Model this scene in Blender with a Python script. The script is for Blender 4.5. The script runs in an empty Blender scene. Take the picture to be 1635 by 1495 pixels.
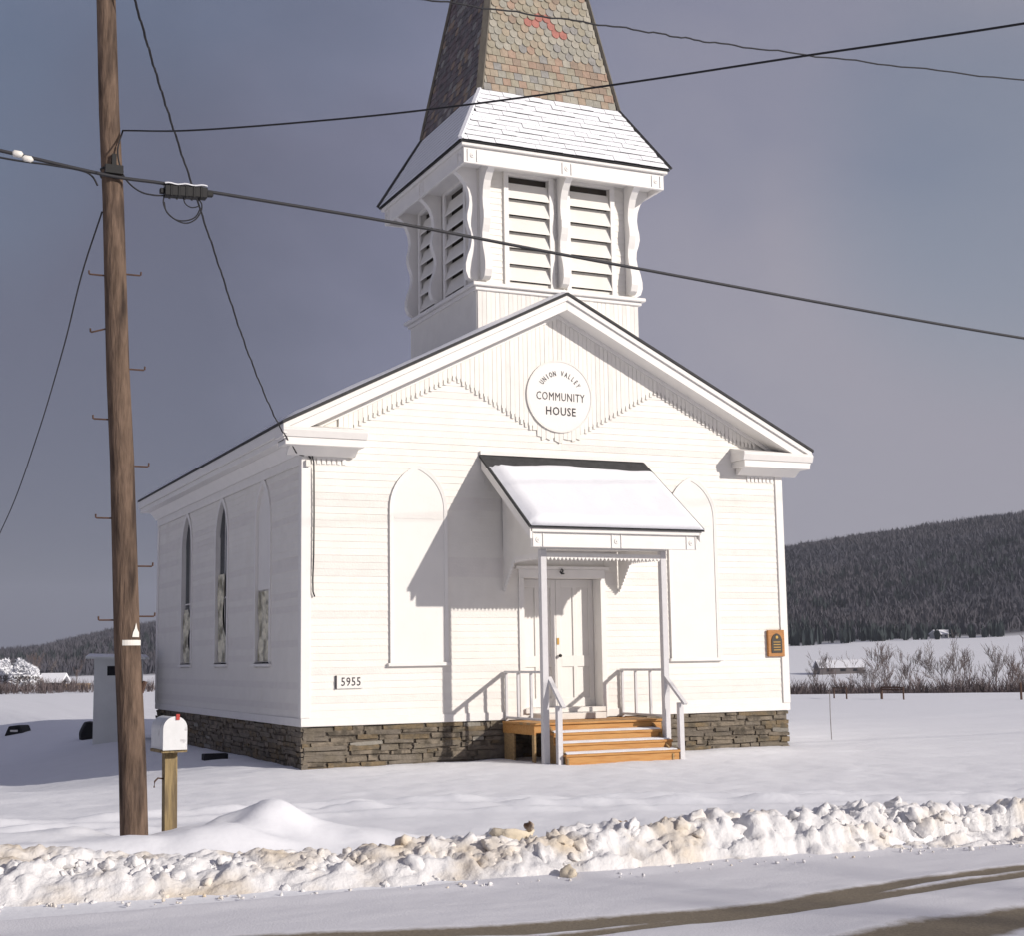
import bpy, math, random
import numpy as np
from mathutils import Vector, Matrix
random.seed(7); RNG = np.random.default_rng(11)
SC = bpy.context.scene; COL = SC.collection

# ------------------------------------------------------------------ camera
CAMF, YAW, PITCH, ROLL = 2306.68, 0.435291, 0.131080, -0.0156137
CP = Vector((-6.9972, -23.4314, 1.75))
fw = Vector((math.sin(YAW)*math.cos(PITCH), math.cos(YAW)*math.cos(PITCH), math.sin(PITCH)))
rt = Vector((math.cos(YAW), -math.sin(YAW), 0)); up = rt.cross(fw)
r2 = rt*math.cos(ROLL)+up*math.sin(ROLL); u2 = -rt*math.sin(ROLL)+up*math.cos(ROLL)
cd = bpy.data.cameras.new('camera'); cam = bpy.data.objects.new('camera', cd); COL.objects.link(cam)
cam.matrix_world = Matrix(((r2.x,u2.x,-fw.x,CP.x),(r2.y,u2.y,-fw.y,CP.y),(r2.z,u2.z,-fw.z,CP.z),(0,0,0,1)))
cd.sensor_fit = 'HORIZONTAL'; cd.sensor_width = 36; cd.lens = CAMF/1635*36
cd.clip_start = .1; cd.clip_end = 9000
SC.camera = cam

# ------------------------------------------------------------------ sky, sun, exposure
SUN = Vector((.69, -1, .48)).normalized()
sun_el = math.asin(SUN.z); sun_az = math.atan2(SUN.x, SUN.y)
wd = bpy.data.worlds.new('World'); SC.world = wd; wd.use_nodes = True
nt = wd.node_tree; nt.nodes.clear(); N = nt.nodes.new; LK = nt.links.new
sky = N('ShaderNodeTexSky'); sky.sky_type = 'NISHITA'; sky.sun_disc = False
sky.sun_elevation = sun_el; sky.sun_rotation = sun_az; sky.dust_density = 1.5
skys = N('ShaderNodeVectorMath'); skys.operation = 'SCALE'; skys.inputs['Scale'].default_value = .075
LK(sky.outputs[0], skys.inputs[0])
tc = N('ShaderNodeTexCoord')
mp = N('ShaderNodeMapping'); mp.inputs['Scale'].default_value = (1, 1, 1.4); mp.inputs['Location'].default_value = (3.1, .4, .2)
LK(tc.outputs['Generated'], mp.inputs[0])
n1 = N('ShaderNodeTexNoise'); n1.inputs['Scale'].default_value = 1.6; n1.inputs['Detail'].default_value = 6; n1.inputs['Roughness'].default_value = .5; n1.inputs['Distortion'].default_value = .3
LK(mp.outputs[0], n1.inputs['Vector'])
cr = N('ShaderNodeValToRGB'); e = cr.color_ramp.elements
e[0].position = .27; e[0].color = (.112, .115, .165, 1); e[1].position = .74; e[1].color = (.30, .285, .335, 1)
m_ = cr.color_ramp.elements.new(.5); m_.color = (.20, .20, .28, 1)
dt = N('ShaderNodeVectorMath'); dt.operation = 'DOT_PRODUCT'; dt.inputs[1].default_value = (rt.x, rt.y, -.12); LK(tc.outputs['Generated'], dt.inputs[0])
ma = N('ShaderNodeMath'); ma.operation = 'MULTIPLY_ADD'; ma.inputs[1].default_value = .66; LK(dt.outputs['Value'], ma.inputs[0]); LK(n1.outputs['Fac'], ma.inputs[2])
ma.use_clamp = True; LK(ma.outputs[0], cr.inputs[0])
n2 = N('ShaderNodeTexNoise'); n2.inputs['Scale'].default_value = 1.1; n2.inputs['Detail'].default_value = 5; n2.inputs['Roughness'].default_value = .5
mp2 = N('ShaderNodeMapping'); mp2.inputs['Location'].default_value = (7.3, 2.2, 1.1); LK(tc.outputs['Generated'], mp2.inputs[0]); LK(mp2.outputs[0], n2.inputs['Vector'])
cm = N('ShaderNodeMapRange'); cm.inputs[1].default_value = .56; cm.inputs[2].default_value = .72; cm.inputs[3].default_value = .93; cm.inputs[4].default_value = .45
LK(n2.outputs['Fac'], cm.inputs[0])
mx = N('ShaderNodeMix'); mx.data_type = 'RGBA'
pd_ = N('ShaderNodeVectorMath'); pd_.operation = 'DOT_PRODUCT'; pv_ = (fw+r2*(1640-817.5)/CAMF-u2*(300-747.5)/CAMF).normalized(); pd_.inputs[1].default_value = tuple(pv_); LK(tc.outputs['Generated'], pd_.inputs[0])
pr2 = N('ShaderNodeMapRange'); pr2.interpolation_type = 'SMOOTHSTEP'; pr2.inputs[1].default_value = .986; pr2.inputs[2].default_value = 1.0; pr2.inputs[4].default_value = 1.0; LK(pd_.outputs['Value'], pr2.inputs[0])
pm = N('ShaderNodeMath'); pm.operation = 'MULTIPLY'; LK(pr2.outputs[0], pm.inputs[0]); LK(n2.outputs['Fac'], pm.inputs[1])
ps = N('ShaderNodeMath'); ps.operation = 'SUBTRACT'; ps.use_clamp = True; LK(cm.outputs[0], ps.inputs[0]); LK(pm.outputs[0], ps.inputs[1])
LK(ps.outputs[0], mx.inputs[0]); LK(skys.outputs[0], mx.inputs[6]); LK(cr.outputs[0], mx.inputs[7])
bg = N('ShaderNodeBackground'); bg.inputs[1].default_value = 1.0; LK(mx.outputs[2], bg.inputs[0])
wo = N('ShaderNodeOutputWorld'); LK(bg.outputs[0], wo.inputs[0])
sl = bpy.data.lights.new('sun', 'SUN'); sl.energy = 3.5; sl.angle = math.radians(.75); sl.color = (1, .93, .85)
so = bpy.data.objects.new('sun', sl); COL.objects.link(so); so.rotation_euler = (-SUN).to_track_quat('-Z', 'Y').to_euler(); so.location = (20, -40, 30)
SC.cycles.use_adaptive_sampling = True; SC.cycles.adaptive_threshold = .025; SC.cycles.max_bounces = 5; SC.cycles.diffuse_bounces = 3; SC.cycles.glossy_bounces = 2; SC.cycles.transparent_max_bounces = 6; SC.cycles.caustics_reflective = False
SC.view_settings.view_transform = 'Standard'; SC.view_settings.look = 'None'; SC.view_settings.exposure = .24; SC.view_settings.gamma = 1

# ------------------------------------------------------------------ materials
MATS = {}
def mat(name, col, rough=.7, var=.0, vscale=3, col2=None, mixscale=2, lo=.45, hi=.6, bump=0, bscale=40, spec=.3, metal=0, stretch=(1,1,1), coord='Object', detail=5):
    """principled with colour noise, an optional second colour in noise patches, and bump"""
    m = bpy.data.materials.new(name); m.use_nodes = True; t = m.node_tree; b = t.nodes['Principled BSDF']
    b.inputs['Roughness'].default_value = rough; b.inputs['Specular IOR Level'].default_value = spec; b.inputs['Metallic'].default_value = metal
    c4 = (*col, 1); b.inputs['Base Color'].default_value = c4
    A = t.nodes.new; L = t.links.new
    tcn = A('ShaderNodeTexCoord'); mpn = A('ShaderNodeMapping'); mpn.inputs['Scale'].default_value = stretch
    if coord == 'World':
        g = A('ShaderNodeNewGeometry'); L(g.outputs['Position'], mpn.inputs[0])
    else: L(tcn.outputs[coord], mpn.inputs[0])
    src = None
    if col2 is not None:
        nz = A('ShaderNodeTexNoise'); nz.inputs['Scale'].default_value = mixscale; nz.inputs['Detail'].default_value = detail; L(mpn.outputs[0], nz.inputs['Vector'])
        mr = A('ShaderNodeMapRange'); mr.inputs[1].default_value = lo; mr.inputs[2].default_value = hi; L(nz.outputs['Fac'], mr.inputs[0])
        mi = A('ShaderNodeMix'); mi.data_type = 'RGBA'; mi.inputs[6].default_value = c4; mi.inputs[7].default_value = (*col2, 1); L(mr.outputs[0], mi.inputs[0]); src = mi.outputs[2]
    if var:
        nv = A('ShaderNodeTexNoise'); nv.inputs['Scale'].default_value = vscale; nv.inputs['Detail'].default_value = 6; nv.inputs['Roughness'].default_value = .65; L(mpn.outputs[0], nv.inputs['Vector'])
        mr = A('ShaderNodeMapRange'); mr.inputs[1].default_value = .25; mr.inputs[2].default_value = .75; mr.inputs[3].default_value = 1-var; mr.inputs[4].default_value = 1+var; L(nv.outputs['Fac'], mr.inputs[0])
        vm = A('ShaderNodeVectorMath'); vm.operation = 'SCALE'; L(mr.outputs[0], vm.inputs['Scale'])
        if src: L(src, vm.inputs[0])
        else: vm.inputs[0].default_value = col
        src = vm.outputs[0]
    if src: L(src, b.inputs['Base Color'])
    if bump:
        nb = A('ShaderNodeTexNoise'); nb.inputs['Scale'].default_value = bscale; nb.inputs['Detail'].default_value = 5; L(mpn.outputs[0], nb.inputs['Vector'])
        bn = A('ShaderNodeBump'); bn.inputs['Strength'].default_value = bump; bn.inputs['Distance'].default_value = .02; L(nb.outputs['Fac'], bn.inputs['Height']); L(bn.outputs[0], b.inputs['Normal'])
    MATS[name] = m; return m
mat('paint', (.80,.775,.725), .55, .05, 2.5, col2=(.72,.685,.63), mixscale=1.3, lo=.58, hi=.85, bump=.12, bscale=30, coord='World')
mat('paint_old', (.76,.73,.69), .6, .07, 3, col2=(.66,.62,.57), mixscale=3, lo=.58, hi=.8, bump=.15, bscale=30, coord='World')
mat('paint_trim', (.80,.78,.75), .5, .04, 4, bump=.06, bscale=25, coord='World')
mat('paint_panel', (.79,.77,.735), .5, .04, 1.5, bump=.05, bscale=18, coord='World')
mat('snow', (.84,.85,.89), .75, .03, 1.2, bump=.25, bscale=14, coord='World', spec=.2)
mat('roof_dark', (.05,.05,.052), .8, .3, 6, bump=.4, bscale=20)
mat('shingle_edge', (.06,.06,.06), .85, .3, 6)
mat('black', (.012,.012,.013), .6)
mat('wire', (.02,.02,.024), .6)
mat('cable', (.035,.035,.04), .55)
mat('dark_inside', (.015,.015,.018), .9)
mat('chamber_dark', (.07,.06,.05), .9, .2, 5)
mat('iron', (.10,.06,.045), .7, .3, 30, metal=.2)
mat('letter', (.035,.028,.035), .6)
mat('stone_a', (.215,.18,.138), .9, .3, 7, col2=(.10,.085,.065), mixscale=5, bump=.8, bscale=22, coord='World')
mat('stone_b', (.18,.155,.125), .9, .3, 7, col2=(.17,.145,.11), mixscale=4, bump=.8, bscale=22, coord='World')
mat('stone_c', (.19,.145,.09), .9, .3, 7, col2=(.13,.11,.08), mixscale=5, bump=.8, bscale=22, coord='World')
mat('stone_d', (.27,.25,.215), .9, .2, 7, bump=.7, bscale=22, coord='World')
mat('mortar', (.165,.14,.112), .95, .2, 9, bump=.6, bscale=30)
mat('pine', (.54,.285,.095), .6, .2, 3, col2=(.42,.20,.06), mixscale=3, bump=.15, bscale=20, stretch=(1,8,8))
mat('pine_worn', (.40,.27,.13), .7, .2, 4, col2=(.25,.17,.09), mixscale=4, stretch=(1,8,8))
mat('rail_paint', (.62,.61,.62), .6, .06, 8)
mat('pole_wood', (.15,.105,.078), .9, .45, 7, col2=(.055,.04,.033), mixscale=3.2, lo=.47, hi=.68, bump=1.0, bscale=9, stretch=(3.2,3.2,.55), spec=.1)
mat('post_wood', (.30,.225,.115), .8, .25, 10, col2=(.16,.12,.07), mixscale=6, bump=.4, bscale=18, stretch=(3,3,.3))
mat('tin_white', (.70,.71,.72), .45, .06, 12, col2=(.38,.37,.38), mixscale=7, lo=.63, hi=.7, spec=.5)
mat('tin_tag', (.75,.73,.68), .5, .1, 20)
mat('red', (.45,.05,.04), .5)
mat('brass', (.40,.25,.08), .35, metal=.9)
mat('plaque_wood', (.42,.19,.06), .55, .2, 8, stretch=(1,1,4))
mat('plaque_dark', (.05,.04,.03), .5)
mat('sheet_plastic', (.72,.68,.52), .35, .3, 9, col2=(.22,.20,.13), mixscale=3.5, lo=.45, hi=.6, bump=.6, bscale=9, spec=.6)
mat('privy', (.66,.68,.66), .75, .08, 2, bump=.1, bscale=25)
mat('rubber', (.02,.02,.022), .8)
mat('bark', (.11,.075,.06), .9, .3, 8)
mat('twig', (.17,.13,.12), .9, .3, .5)
mat('twig_grey', (.20,.175,.17), .9, .3, .5)
mat('brush', (.13,.105,.105), .95, .4, .3)
mat('forest', (.066,.064,.082), .95, .2, .03, col2=(.082,.076,.09), mixscale=.008, coord='World')
mat('conifer', (.032,.042,.044), .95, .3, .05, coord='World')
mat('barn_red', (.15,.135,.135), .8, .2, 1)
mat('house_grey', (.45,.45,.46), .8, .1, 1)
mat('dry_grass', (.30,.22,.15), .95, .3, 2)
for i, c in enumerate([(.35,.295,.225), (.32,.29,.225), (.36,.285,.215), (.32,.305,.26), (.37,.345,.29), (.35,.25,.19), (.28,.27,.255), (.29,.225,.175)]):
    mat('slate%d' % i, c, .75, .22, 9, bump=.3, bscale=30, coord='World')
mat('slate_red', (.40,.17,.14), .75, .2, 9, bump=.3, bscale=30, coord='World')
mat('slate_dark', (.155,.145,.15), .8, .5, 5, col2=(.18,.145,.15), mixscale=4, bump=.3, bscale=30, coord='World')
mat('spire_trim', (.16,.145,.12), .7, .25, 6, stretch=(3,3,.5))
# glass: thin pane, mirror at grazing angles and clear otherwise
g = bpy.data.materials.new('glass'); g.use_nodes = True; t = g.node_tree; t.nodes.clear()
gl = t.nodes.new('ShaderNodeBsdfGlossy'); gl.inputs['Roughness'].default_value = .03; gl.inputs[0].default_value = (.8,.85,.9,1)
tr = t.nodes.new('ShaderNodeBsdfTransparent'); tr.inputs[0].default_value = (.75,.78,.78,1)
fr = t.nodes.new('ShaderNodeFresnel'); fr.inputs[0].default_value = 1.5
ms = t.nodes.new('ShaderNodeMixShader'); t.links.new(fr.outputs[0], ms.inputs[0]); t.links.new(tr.outputs[0], ms.inputs[1]); t.links.new(gl.outputs[0], ms.inputs[2])
ou = t.nodes.new('ShaderNodeOutputMaterial'); t.links.new(ms.outputs[0], ou.inputs[0]); MATS['glass'] = g

# far out on the hills the snow gives way to leaf litter and brush under the trees
m = MATS['snow'].copy(); m.name = 'ground_snow'; t = m.node_tree; b = t.nodes['Principled BSDF']; src = b.inputs['Base Color'].links[0].from_socket
ge = t.nodes.new('ShaderNodeNewGeometry'); vd = t.nodes.new('ShaderNodeVectorMath'); vd.operation = 'DISTANCE'; vd.inputs[1].default_value = tuple(CP); t.links.new(ge.outputs['Position'], vd.inputs[0])
nz = t.nodes.new('ShaderNodeTexNoise'); nz.inputs['Scale'].default_value = .012; nz.inputs['Detail'].default_value = 5; t.links.new(ge.outputs['Position'], nz.inputs['Vector'])
ad = t.nodes.new('ShaderNodeMath'); ad.operation = 'MULTIPLY_ADD'; ad.inputs[1].default_value = 120; t.links.new(nz.outputs['Fac'], ad.inputs[0]); t.links.new(vd.outputs['Value'], ad.inputs[2])
mr = t.nodes.new('ShaderNodeMapRange'); mr.inputs[1].default_value = 640; mr.inputs[2].default_value = 690; t.links.new(ad.outputs[0], mr.inputs[0])
mi = t.nodes.new('ShaderNodeMix'); mi.data_type = 'RGBA'; mi.inputs[7].default_value = (.13,.125,.135,1); t.links.new(mr.outputs[0], mi.inputs[0]); t.links.new(src, mi.inputs[6]); t.links.new(mi.outputs[2], b.inputs['Base Color']); MATS['ground_snow'] = m

# ------------------------------------------------------------------ helpers
def tag(o, label=None, cat=None, group=None, kind=None):
    for k, v in (('label', label), ('category', cat), ('group', group), ('kind', kind)):
        if v: o[k] = v
    return o
def mesh(name, v, f, mats, parent=None, idx=None, smooth=False, loc=None):
    me = bpy.data.meshes.new(name); me.from_pydata([tuple(p) for p in v], [], f)
    for m in ([mats] if isinstance(mats, str) else mats): me.materials.append(MATS[m])
    if idx is not None: me.polygons.foreach_set('material_index', idx)
    if smooth: me.polygons.foreach_set('use_smooth', [True]*len(me.polygons))
    me.update()
    return link(name, me, parent, loc)
def link(name, me, parent=None, loc=None, scale=None, rz=None):
    o = bpy.data.objects.new(name, me); COL.objects.link(o)
    if parent: o.parent = parent
    if loc is not None: o.location = loc
    if scale is not None: o.scale = scale
    if rz is not None: o.rotation_euler[2] = rz
    return o
def empty(name, loc=(0,0,0), parent=None, rz=0):
    o = bpy.data.objects.new(name, None); COL.objects.link(o); o.location = loc; o.rotation_euler[2] = rz; o.empty_display_size = .2
    if parent: o.parent = parent
    return o
class MB:
    def __init__(s): s.v = []; s.f = []; s.i = []
    def add(s, v, f, mi=0):
        k = len(s.v); s.v += [tuple(p) for p in v]; s.f += [tuple(a+k for a in q) for q in f]; s.i += [mi]*len(f); return s
    def box(s, x0, x1, y0, y1, z0, z1, mi=0):
        return s.add([(x0,y0,z0),(x1,y0,z0),(x1,y1,z0),(x0,y1,z0),(x0,y0,z1),(x1,y0,z1),(x1,y1,z1),(x0,y1,z1)],
                     [(0,3,2,1),(4,5,6,7),(0,1,5,4),(1,2,6,5),(2,3,7,6),(3,0,4,7)], mi)
    def prism(s, poly, ax, a, b, mi=0):
        """poly of 2-D points extruded from a to b along ax ('x': (y,z), 'y': (x,z), 'z': (x,y))"""
        def P(p, t): return {'x': (t,p[0],p[1]), 'y': (p[0],t,p[1]), 'z': (p[0],p[1],t)}[ax]
        n = len(poly); v = [P(p,a) for p in poly]+[P(p,b) for p in poly]
        return s.add(v, [tuple(range(n))[::-1], tuple(range(n,2*n))]+[(i,(i+1)%n,n+(i+1)%n,n+i) for i in range(n)], mi)
    def beam(s, p, q, w, h=None, mi=0, upv=(0,0,1)):
        p, q = Vector(p), Vector(q); d = (q-p).normalized(); h = h or w
        sd = d.cross(Vector(upv))
        if sd.length < 1e-4: sd = Vector((1,0,0))
        sd.normalize(); un = sd.cross(d)
        c = [sd*(a*w/2)+un*(b*h/2) for a, b in ((-1,-1),(1,-1),(1,1),(-1,1))]
        return s.add([p+k for k in c]+[q+k for k in c], [(0,1,2,3),(7,6,5,4)]+[(i,4+i,4+(i+1)%4,(i+1)%4) for i in range(4)], mi)
    def tube(s, pts, rad, n=6, mi=0, cap=True):
        pts = [Vector(p) for p in pts]; k = len(s.v); rads = rad if hasattr(rad, '__len__') else [rad]*len(pts)
        for i, p in enumerate(pts):
            d = (pts[min(i+1,len(pts)-1)]-pts[max(i-1,0)]).normalized()
            a = d.cross(Vector((0,0,1)) if abs(d.z) < .95 else Vector((1,0,0))).normalized(); b = d.cross(a)
            s.v += [tuple(p+(a*math.cos(6.28319*j/n)+b*math.sin(6.28319*j/n))*rads[i]) for j in range(n)]
        for i in range(len(pts)-1):
            for j in range(n): s.f.append((k+i*n+j, k+i*n+(j+1)%n, k+(i+1)*n+(j+1)%n, k+(i+1)*n+j)); s.i.append(mi)
        if cap:
            s.f.append(tuple(k+j for j in range(n))[::-1]); s.f.append(tuple(k+(len(pts)-1)*n+j for j in range(n))); s.i += [mi, mi]
        return s
    def build(s, name, mats, parent=None, smooth=False, loc=None, fix=True):
        o = mesh(name, s.v, s.f, mats, parent, s.i, smooth, loc)
        if fix:
            import bmesh
            bm = bmesh.new(); bm.from_mesh(o.data); bmesh.ops.recalc_face_normals(bm, faces=bm.faces); bm.to_mesh(o.data); bm.free()
        return o
def bev(o, w=.006, seg=1):
    m = o.modifiers.new('b', 'BEVEL'); m.width = w; m.segments = seg; m.limit_method = 'ANGLE'; return o
def sstep(a, b, x):
    t = np.clip((np.asarray(x, float)-a)/(b-a), 0, 1); return t*t*(3-2*t)
_perm = RNG.random((512, 512))
def vnoise(x, y):
    x = np.asarray(x, float); y = np.asarray(y, float)
    xi = np.floor(x).astype(int); yi = np.floor(y).astype(int); fx = x-xi; fy = y-yi
    fx = fx*fx*(3-2*fx); fy = fy*fy*(3-2*fy); g = lambda a, b: _perm[a % 512, b % 512]
    return (g(xi,yi)*(1-fx)+g(xi+1,yi)*fx)*(1-fy)+(g(xi,yi+1)*(1-fx)+g(xi+1,yi+1)*fx)*fy
def fbm(x, y, o=4):
    s = 0; a = .5
    for i in range(o): s = s+a*(vnoise(x*2**i+17*i, y*2**i+5*i)-.5); a *= .5
    return s

# ------------------------------------------------------------------ terrain
def bank_y(x): return np.interp(x, [-30,-6,-3.4,-1.7,.5,2.8,12,40], [-11.2,-11.45,-11.95,-12.25,-12.3,-12.6,-12.8,-12.8])
HILL = ([-.45,-.36,-.325,-.28,-.245,0,.19,.36,.5,.9], [.004,.006,.009,.019,.025,.045,.068,.084,.088,.07])
def ground_h(x, y):
    x = np.asarray(x, float); y = np.asarray(y, float)
    dx, dy = x-CP.x, y-CP.y; d = dx*math.sin(YAW)+dy*math.cos(YAW); s = dx*math.cos(YAW)-dy*math.sin(YAW)
    r = np.hypot(dx, dy); b = np.where(d > 1, s/np.maximum(d, 1), np.sign(s)*.9)
    z = np.zeros_like(r)
    near = 1-sstep(60, 120, r)
    yard = sstep(-12.2, -10.5, y)
    z = z+near*yard*(.05*fbm(x*.5, y*.5)+.045*fbm(x*1.7+3, y*1.7)+.02*fbm(x*5+1, y*5))
    # dip at the left of the church
    z = z-.5*sstep(-.4, -4.5, x)*sstep(-3, 5, y)*(1-sstep(16, 60, y))
    # ploughed bank, and the smooth drifts behind it
    by = bank_y(x); amp = np.interp(x, [-8,-4,-1,3,10], [.13,.13,.19,.17,.16])*(1+.9*fbm(x*1.1, y*.0+2))
    z = z+amp*np.exp(-((y-by)/np.where(y < by, .36, .5))**2)*(1+.5*fbm(x*3, y*3))
    z = z+(.27+.16*fbm(x*.9+7, y*.9)+.07*fbm(x*2.3, y*2.3+4))*sstep(-11.5, -10.6, y)*(1-sstep(-10.25, -8.9, y+.5*fbm(x*.8, y*.8)))*sstep(-2.3, -3.9, x)
    for cx_, cy_, a_, sx, sy in ((-3.3,-9.6,.17,.34,.42), (-2.95,-9.85,.17,.75,.6), (-3.55,-9.9,.08,.5,.4), (-2.3,-10.2,.10,.6,.4), (-5.15,-9.75,.10,.35,.4), (-5.75,-9.9,.08,.4,.5), (-4.0,-10.7,.06,.4,.4)):
        wx = x-cx_+.6*fbm(x*1.6, y*1.6+9); wy = y-cy_+.6*fbm(x*1.6+4, y*1.6)
        z = z+a_*np.exp(-(wx/sx)**2-(wy/sy)**2)
    # old wheel ridges along the yard
    for o_, a_ in ((0,.06), (.75,.07), (1.5,.045)):
        py = np.interp(x, [-20,-5.3,-1.6,2,6.2,20], [-6.6,-6.3,-5.9,-7.3,-9.6,-11.5])-o_
        z = z+a_*np.exp(-((y-py)/.2)**2)*(1+2*fbm(x*2.2, y*.3+o_*7))*sstep(-11.6,-10.2,y)
    # little hollow and heap round the front of the steps
    z = z+.05*np.exp(-((x-7.6)/1.4)**2-((y+1.2)/.7)**2)
    # valley and hills
    wl = 1-sstep(-.22, -.1, b); z = z+(1-wl)*(-7*sstep(62, 150, r)+15*sstep(300, 620, r)*np.interp(b, [-.4,-.3,0,.2,.4], [.62,.66,.8,.8,1.0]))+wl*(-3.6*sstep(62, 400, r))
    hill = np.interp(b, *HILL)*1250+1.75
    hh = sstep(560, 1250, r)
    z = np.where(r > 560, z*(1-hh)+hill*hh, z)+np.where(r > 300, 6*fbm(x*.012, y*.012)*sstep(300, 800, r), 0)
    z = z*(1-.3*sstep(1300, 2600, r))
    road = (y < -12.75)&(y > -20)&(np.abs(x) < 200)
    z = np.where(road, np.minimum(z, -.03+.26*sstep(-12.95,-12.72,y)*0), z)
    return z
def axis(c0, c1, st, lo, hi, g=1.075):
    a = list(np.arange(c0, c1+1e-6, st)); s = st
    while a[-1] < hi: s *= g; a.append(a[-1]+s)
    s = st; b = []; p = c0
    while p > lo: s *= g; p -= s; b.append(p)
    return np.array(b[::-1]+a)
def grid(name, xs, ys, hf, m, attr=None):
    X, Y = np.meshgrid(xs, ys); Z = hf(X, Y); nx, ny = len(xs), len(ys)
    me = bpy.data.meshes.new(name); co = np.stack([X,Y,Z], -1).reshape(-1, 3)
    i = (np.arange(ny-1)[:,None]*nx+np.arange(nx-1)[None,:]).reshape(-1)
    fa = np.stack([i,i+1,i+1+nx,i+nx], -1)
    me.vertices.add(len(co)); me.vertices.foreach_set('co', co.ravel())
    me.loops.add(fa.size); me.loops.foreach_set('vertex_index', fa.ravel().astype(np.int32))
    me.polygons.add(len(fa)); me.polygons.foreach_set('loop_start', np.arange(len(fa), dtype=np.int32)*4)
    me.polygons.foreach_set('use_smooth', np.ones(len(fa), bool))
    me.materials.append(MATS[m]); me.update(calc_edges=True)
    if attr:
        at = me.attributes.new(attr[0], 'FLOAT', 'POINT'); at.data.foreach_set('value', attr[1](X, Y).ravel().astype(np.float32))
    return link(name, me)
gs = grid('snow_ground', axis(-8.5, 9, .075, -1900, 3200), axis(-14, 3, .075, -400, 3200), ground_h, 'ground_snow')
tag(gs, 'snow covered ground running from the road to the hills', 'ground', kind='structure')

# road: packed snow with bare wheel tracks
TRK = [([-30,-8,-4.33,-2.96,-2.08,-.8,.61,1.9,6,30], [-13.3,-13.7,-14.2,-14.6,-14.72,-14.72,-14.33,-14.22,-14.1,-14.1], [.14,.14,.18,.2,.2,.17,.12,.11,.1,.1]),
       ([-30,-4.3,-2.5,-1.1,1.4,6,30], [-14.2,-14.9,-14.98,-14.9,-14.52,-14.4,-14.4], [.06,.08,.1,.12,.11,.1,.1]),
       ([-30,-4,-1.22,.45,3,30], [-16.6,-16.5,-16.05,-15.85,-15.7,-15.7], [.22,.22,.3,.32,.3,.3]),
       ([-30,-4,-1.2,.45,3,30], [-18.2,-18.2,-17.6,-17.4,-17.2,-17.2], [.2,.2,.2,.2,.2,.2])]
def track(x, y):
    t = np.zeros_like(x)
    for xs, ys, ws in TRK:
        c = np.interp(x, xs, ys)+.06*fbm(x*1.5, y*0+3); w = np.interp(x, xs, ws)*(1+.8*fbm(x*2, y*.5+8))
        t = np.maximum(t, 1-sstep(.55, 1.35, np.abs(y-c)/w))
    return t
def road_h(x, y): return .006+.012*fbm(x*3, y*7)+.02*fbm(x*.7, y*1.3)*1-.015*track(x, y)+.02*sstep(-13.1,-12.75,y)
m = bpy.data.materials.new('road'); m.use_nodes = True; t = m.node_tree; b = t.nodes['Principled BSDF']; b.inputs['Roughness'].default_value = .8; b.inputs['Specular IOR Level'].default_value = .2
at = t.nodes.new('ShaderNodeAttribute'); at.attribute_name = 'track'
ge = t.nodes.new('ShaderNodeNewGeometry')
nz = t.nodes.new('ShaderNodeTexNoise'); nz.inputs['Scale'].default_value = 9; nz.inputs['Detail'].default_value = 7; nz.inputs['Roughness'].default_value = .7; t.links.new(ge.outputs['Position'], nz.inputs['Vector'])
ad = t.nodes.new('ShaderNodeMath'); ad.operation = 'ADD'; t.links.new(at.outputs['Fac'], ad.inputs[0]); t.links.new(nz.outputs['Fac'], ad.inputs[1])
mr = t.nodes.new('ShaderNodeMapRange'); mr.inputs[1].default_value = .66; mr.inputs[2].default_value = 1.32; t.links.new(ad.outputs[0], mr.inputs[0])
nz2 = t.nodes.new('ShaderNodeTexNoise'); nz2.inputs['Scale'].default_value = 60; nz2.inputs['Detail'].default_value = 4; t.links.new(ge.outputs['Position'], nz2.inputs['Vector'])
c2 = t.nodes.new('ShaderNodeMix'); c2.data_type = 'RGBA'; c2.inputs[6].default_value = (.12,.10,.072,1); c2.inputs[7].default_value = (.30,.255,.19,1); t.links.new(nz2.outputs['Fac'], c2.inputs[0])
mi = t.nodes.new('ShaderNodeMix'); mi.data_type = 'RGBA'; mi.inputs[6].default_value = (.72,.72,.76,1); t.links.new(mr.outputs[0], mi.inputs[0]); t.links.new(c2.outputs[2], mi.inputs[7]); t.links.new(mi.outputs[2], b.inputs['Base Color'])
bn = t.nodes.new('ShaderNodeBump'); bn.inputs['Strength'].default_value = .22; bn.inputs['Distance'].default_value = .02; t.links.new(nz2.outputs['Fac'], bn.inputs['Height']); t.links.new(bn.outputs[0], b.inputs['Normal'])
MATS['road'] = m
rd = grid('road', axis(-8, 5, .05, -190, 190, 1.1), np.arange(-19.8, -12.72, .035), road_h, 'road', ('track', track))
tag(rd, 'snow packed road with bare brown wheel tracks', 'road', kind='structure')

# ------------------------------------------------------------------ church
W, L, ZS = 9.706, 12.1, .672; MX = W/2
church = tag(empty('church', (0,0,0)), 'white clapboard church with a slate spire and a stone foundation', 'church')
def roofz(x): return 8.387-.4997*abs(x-MX)
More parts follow.
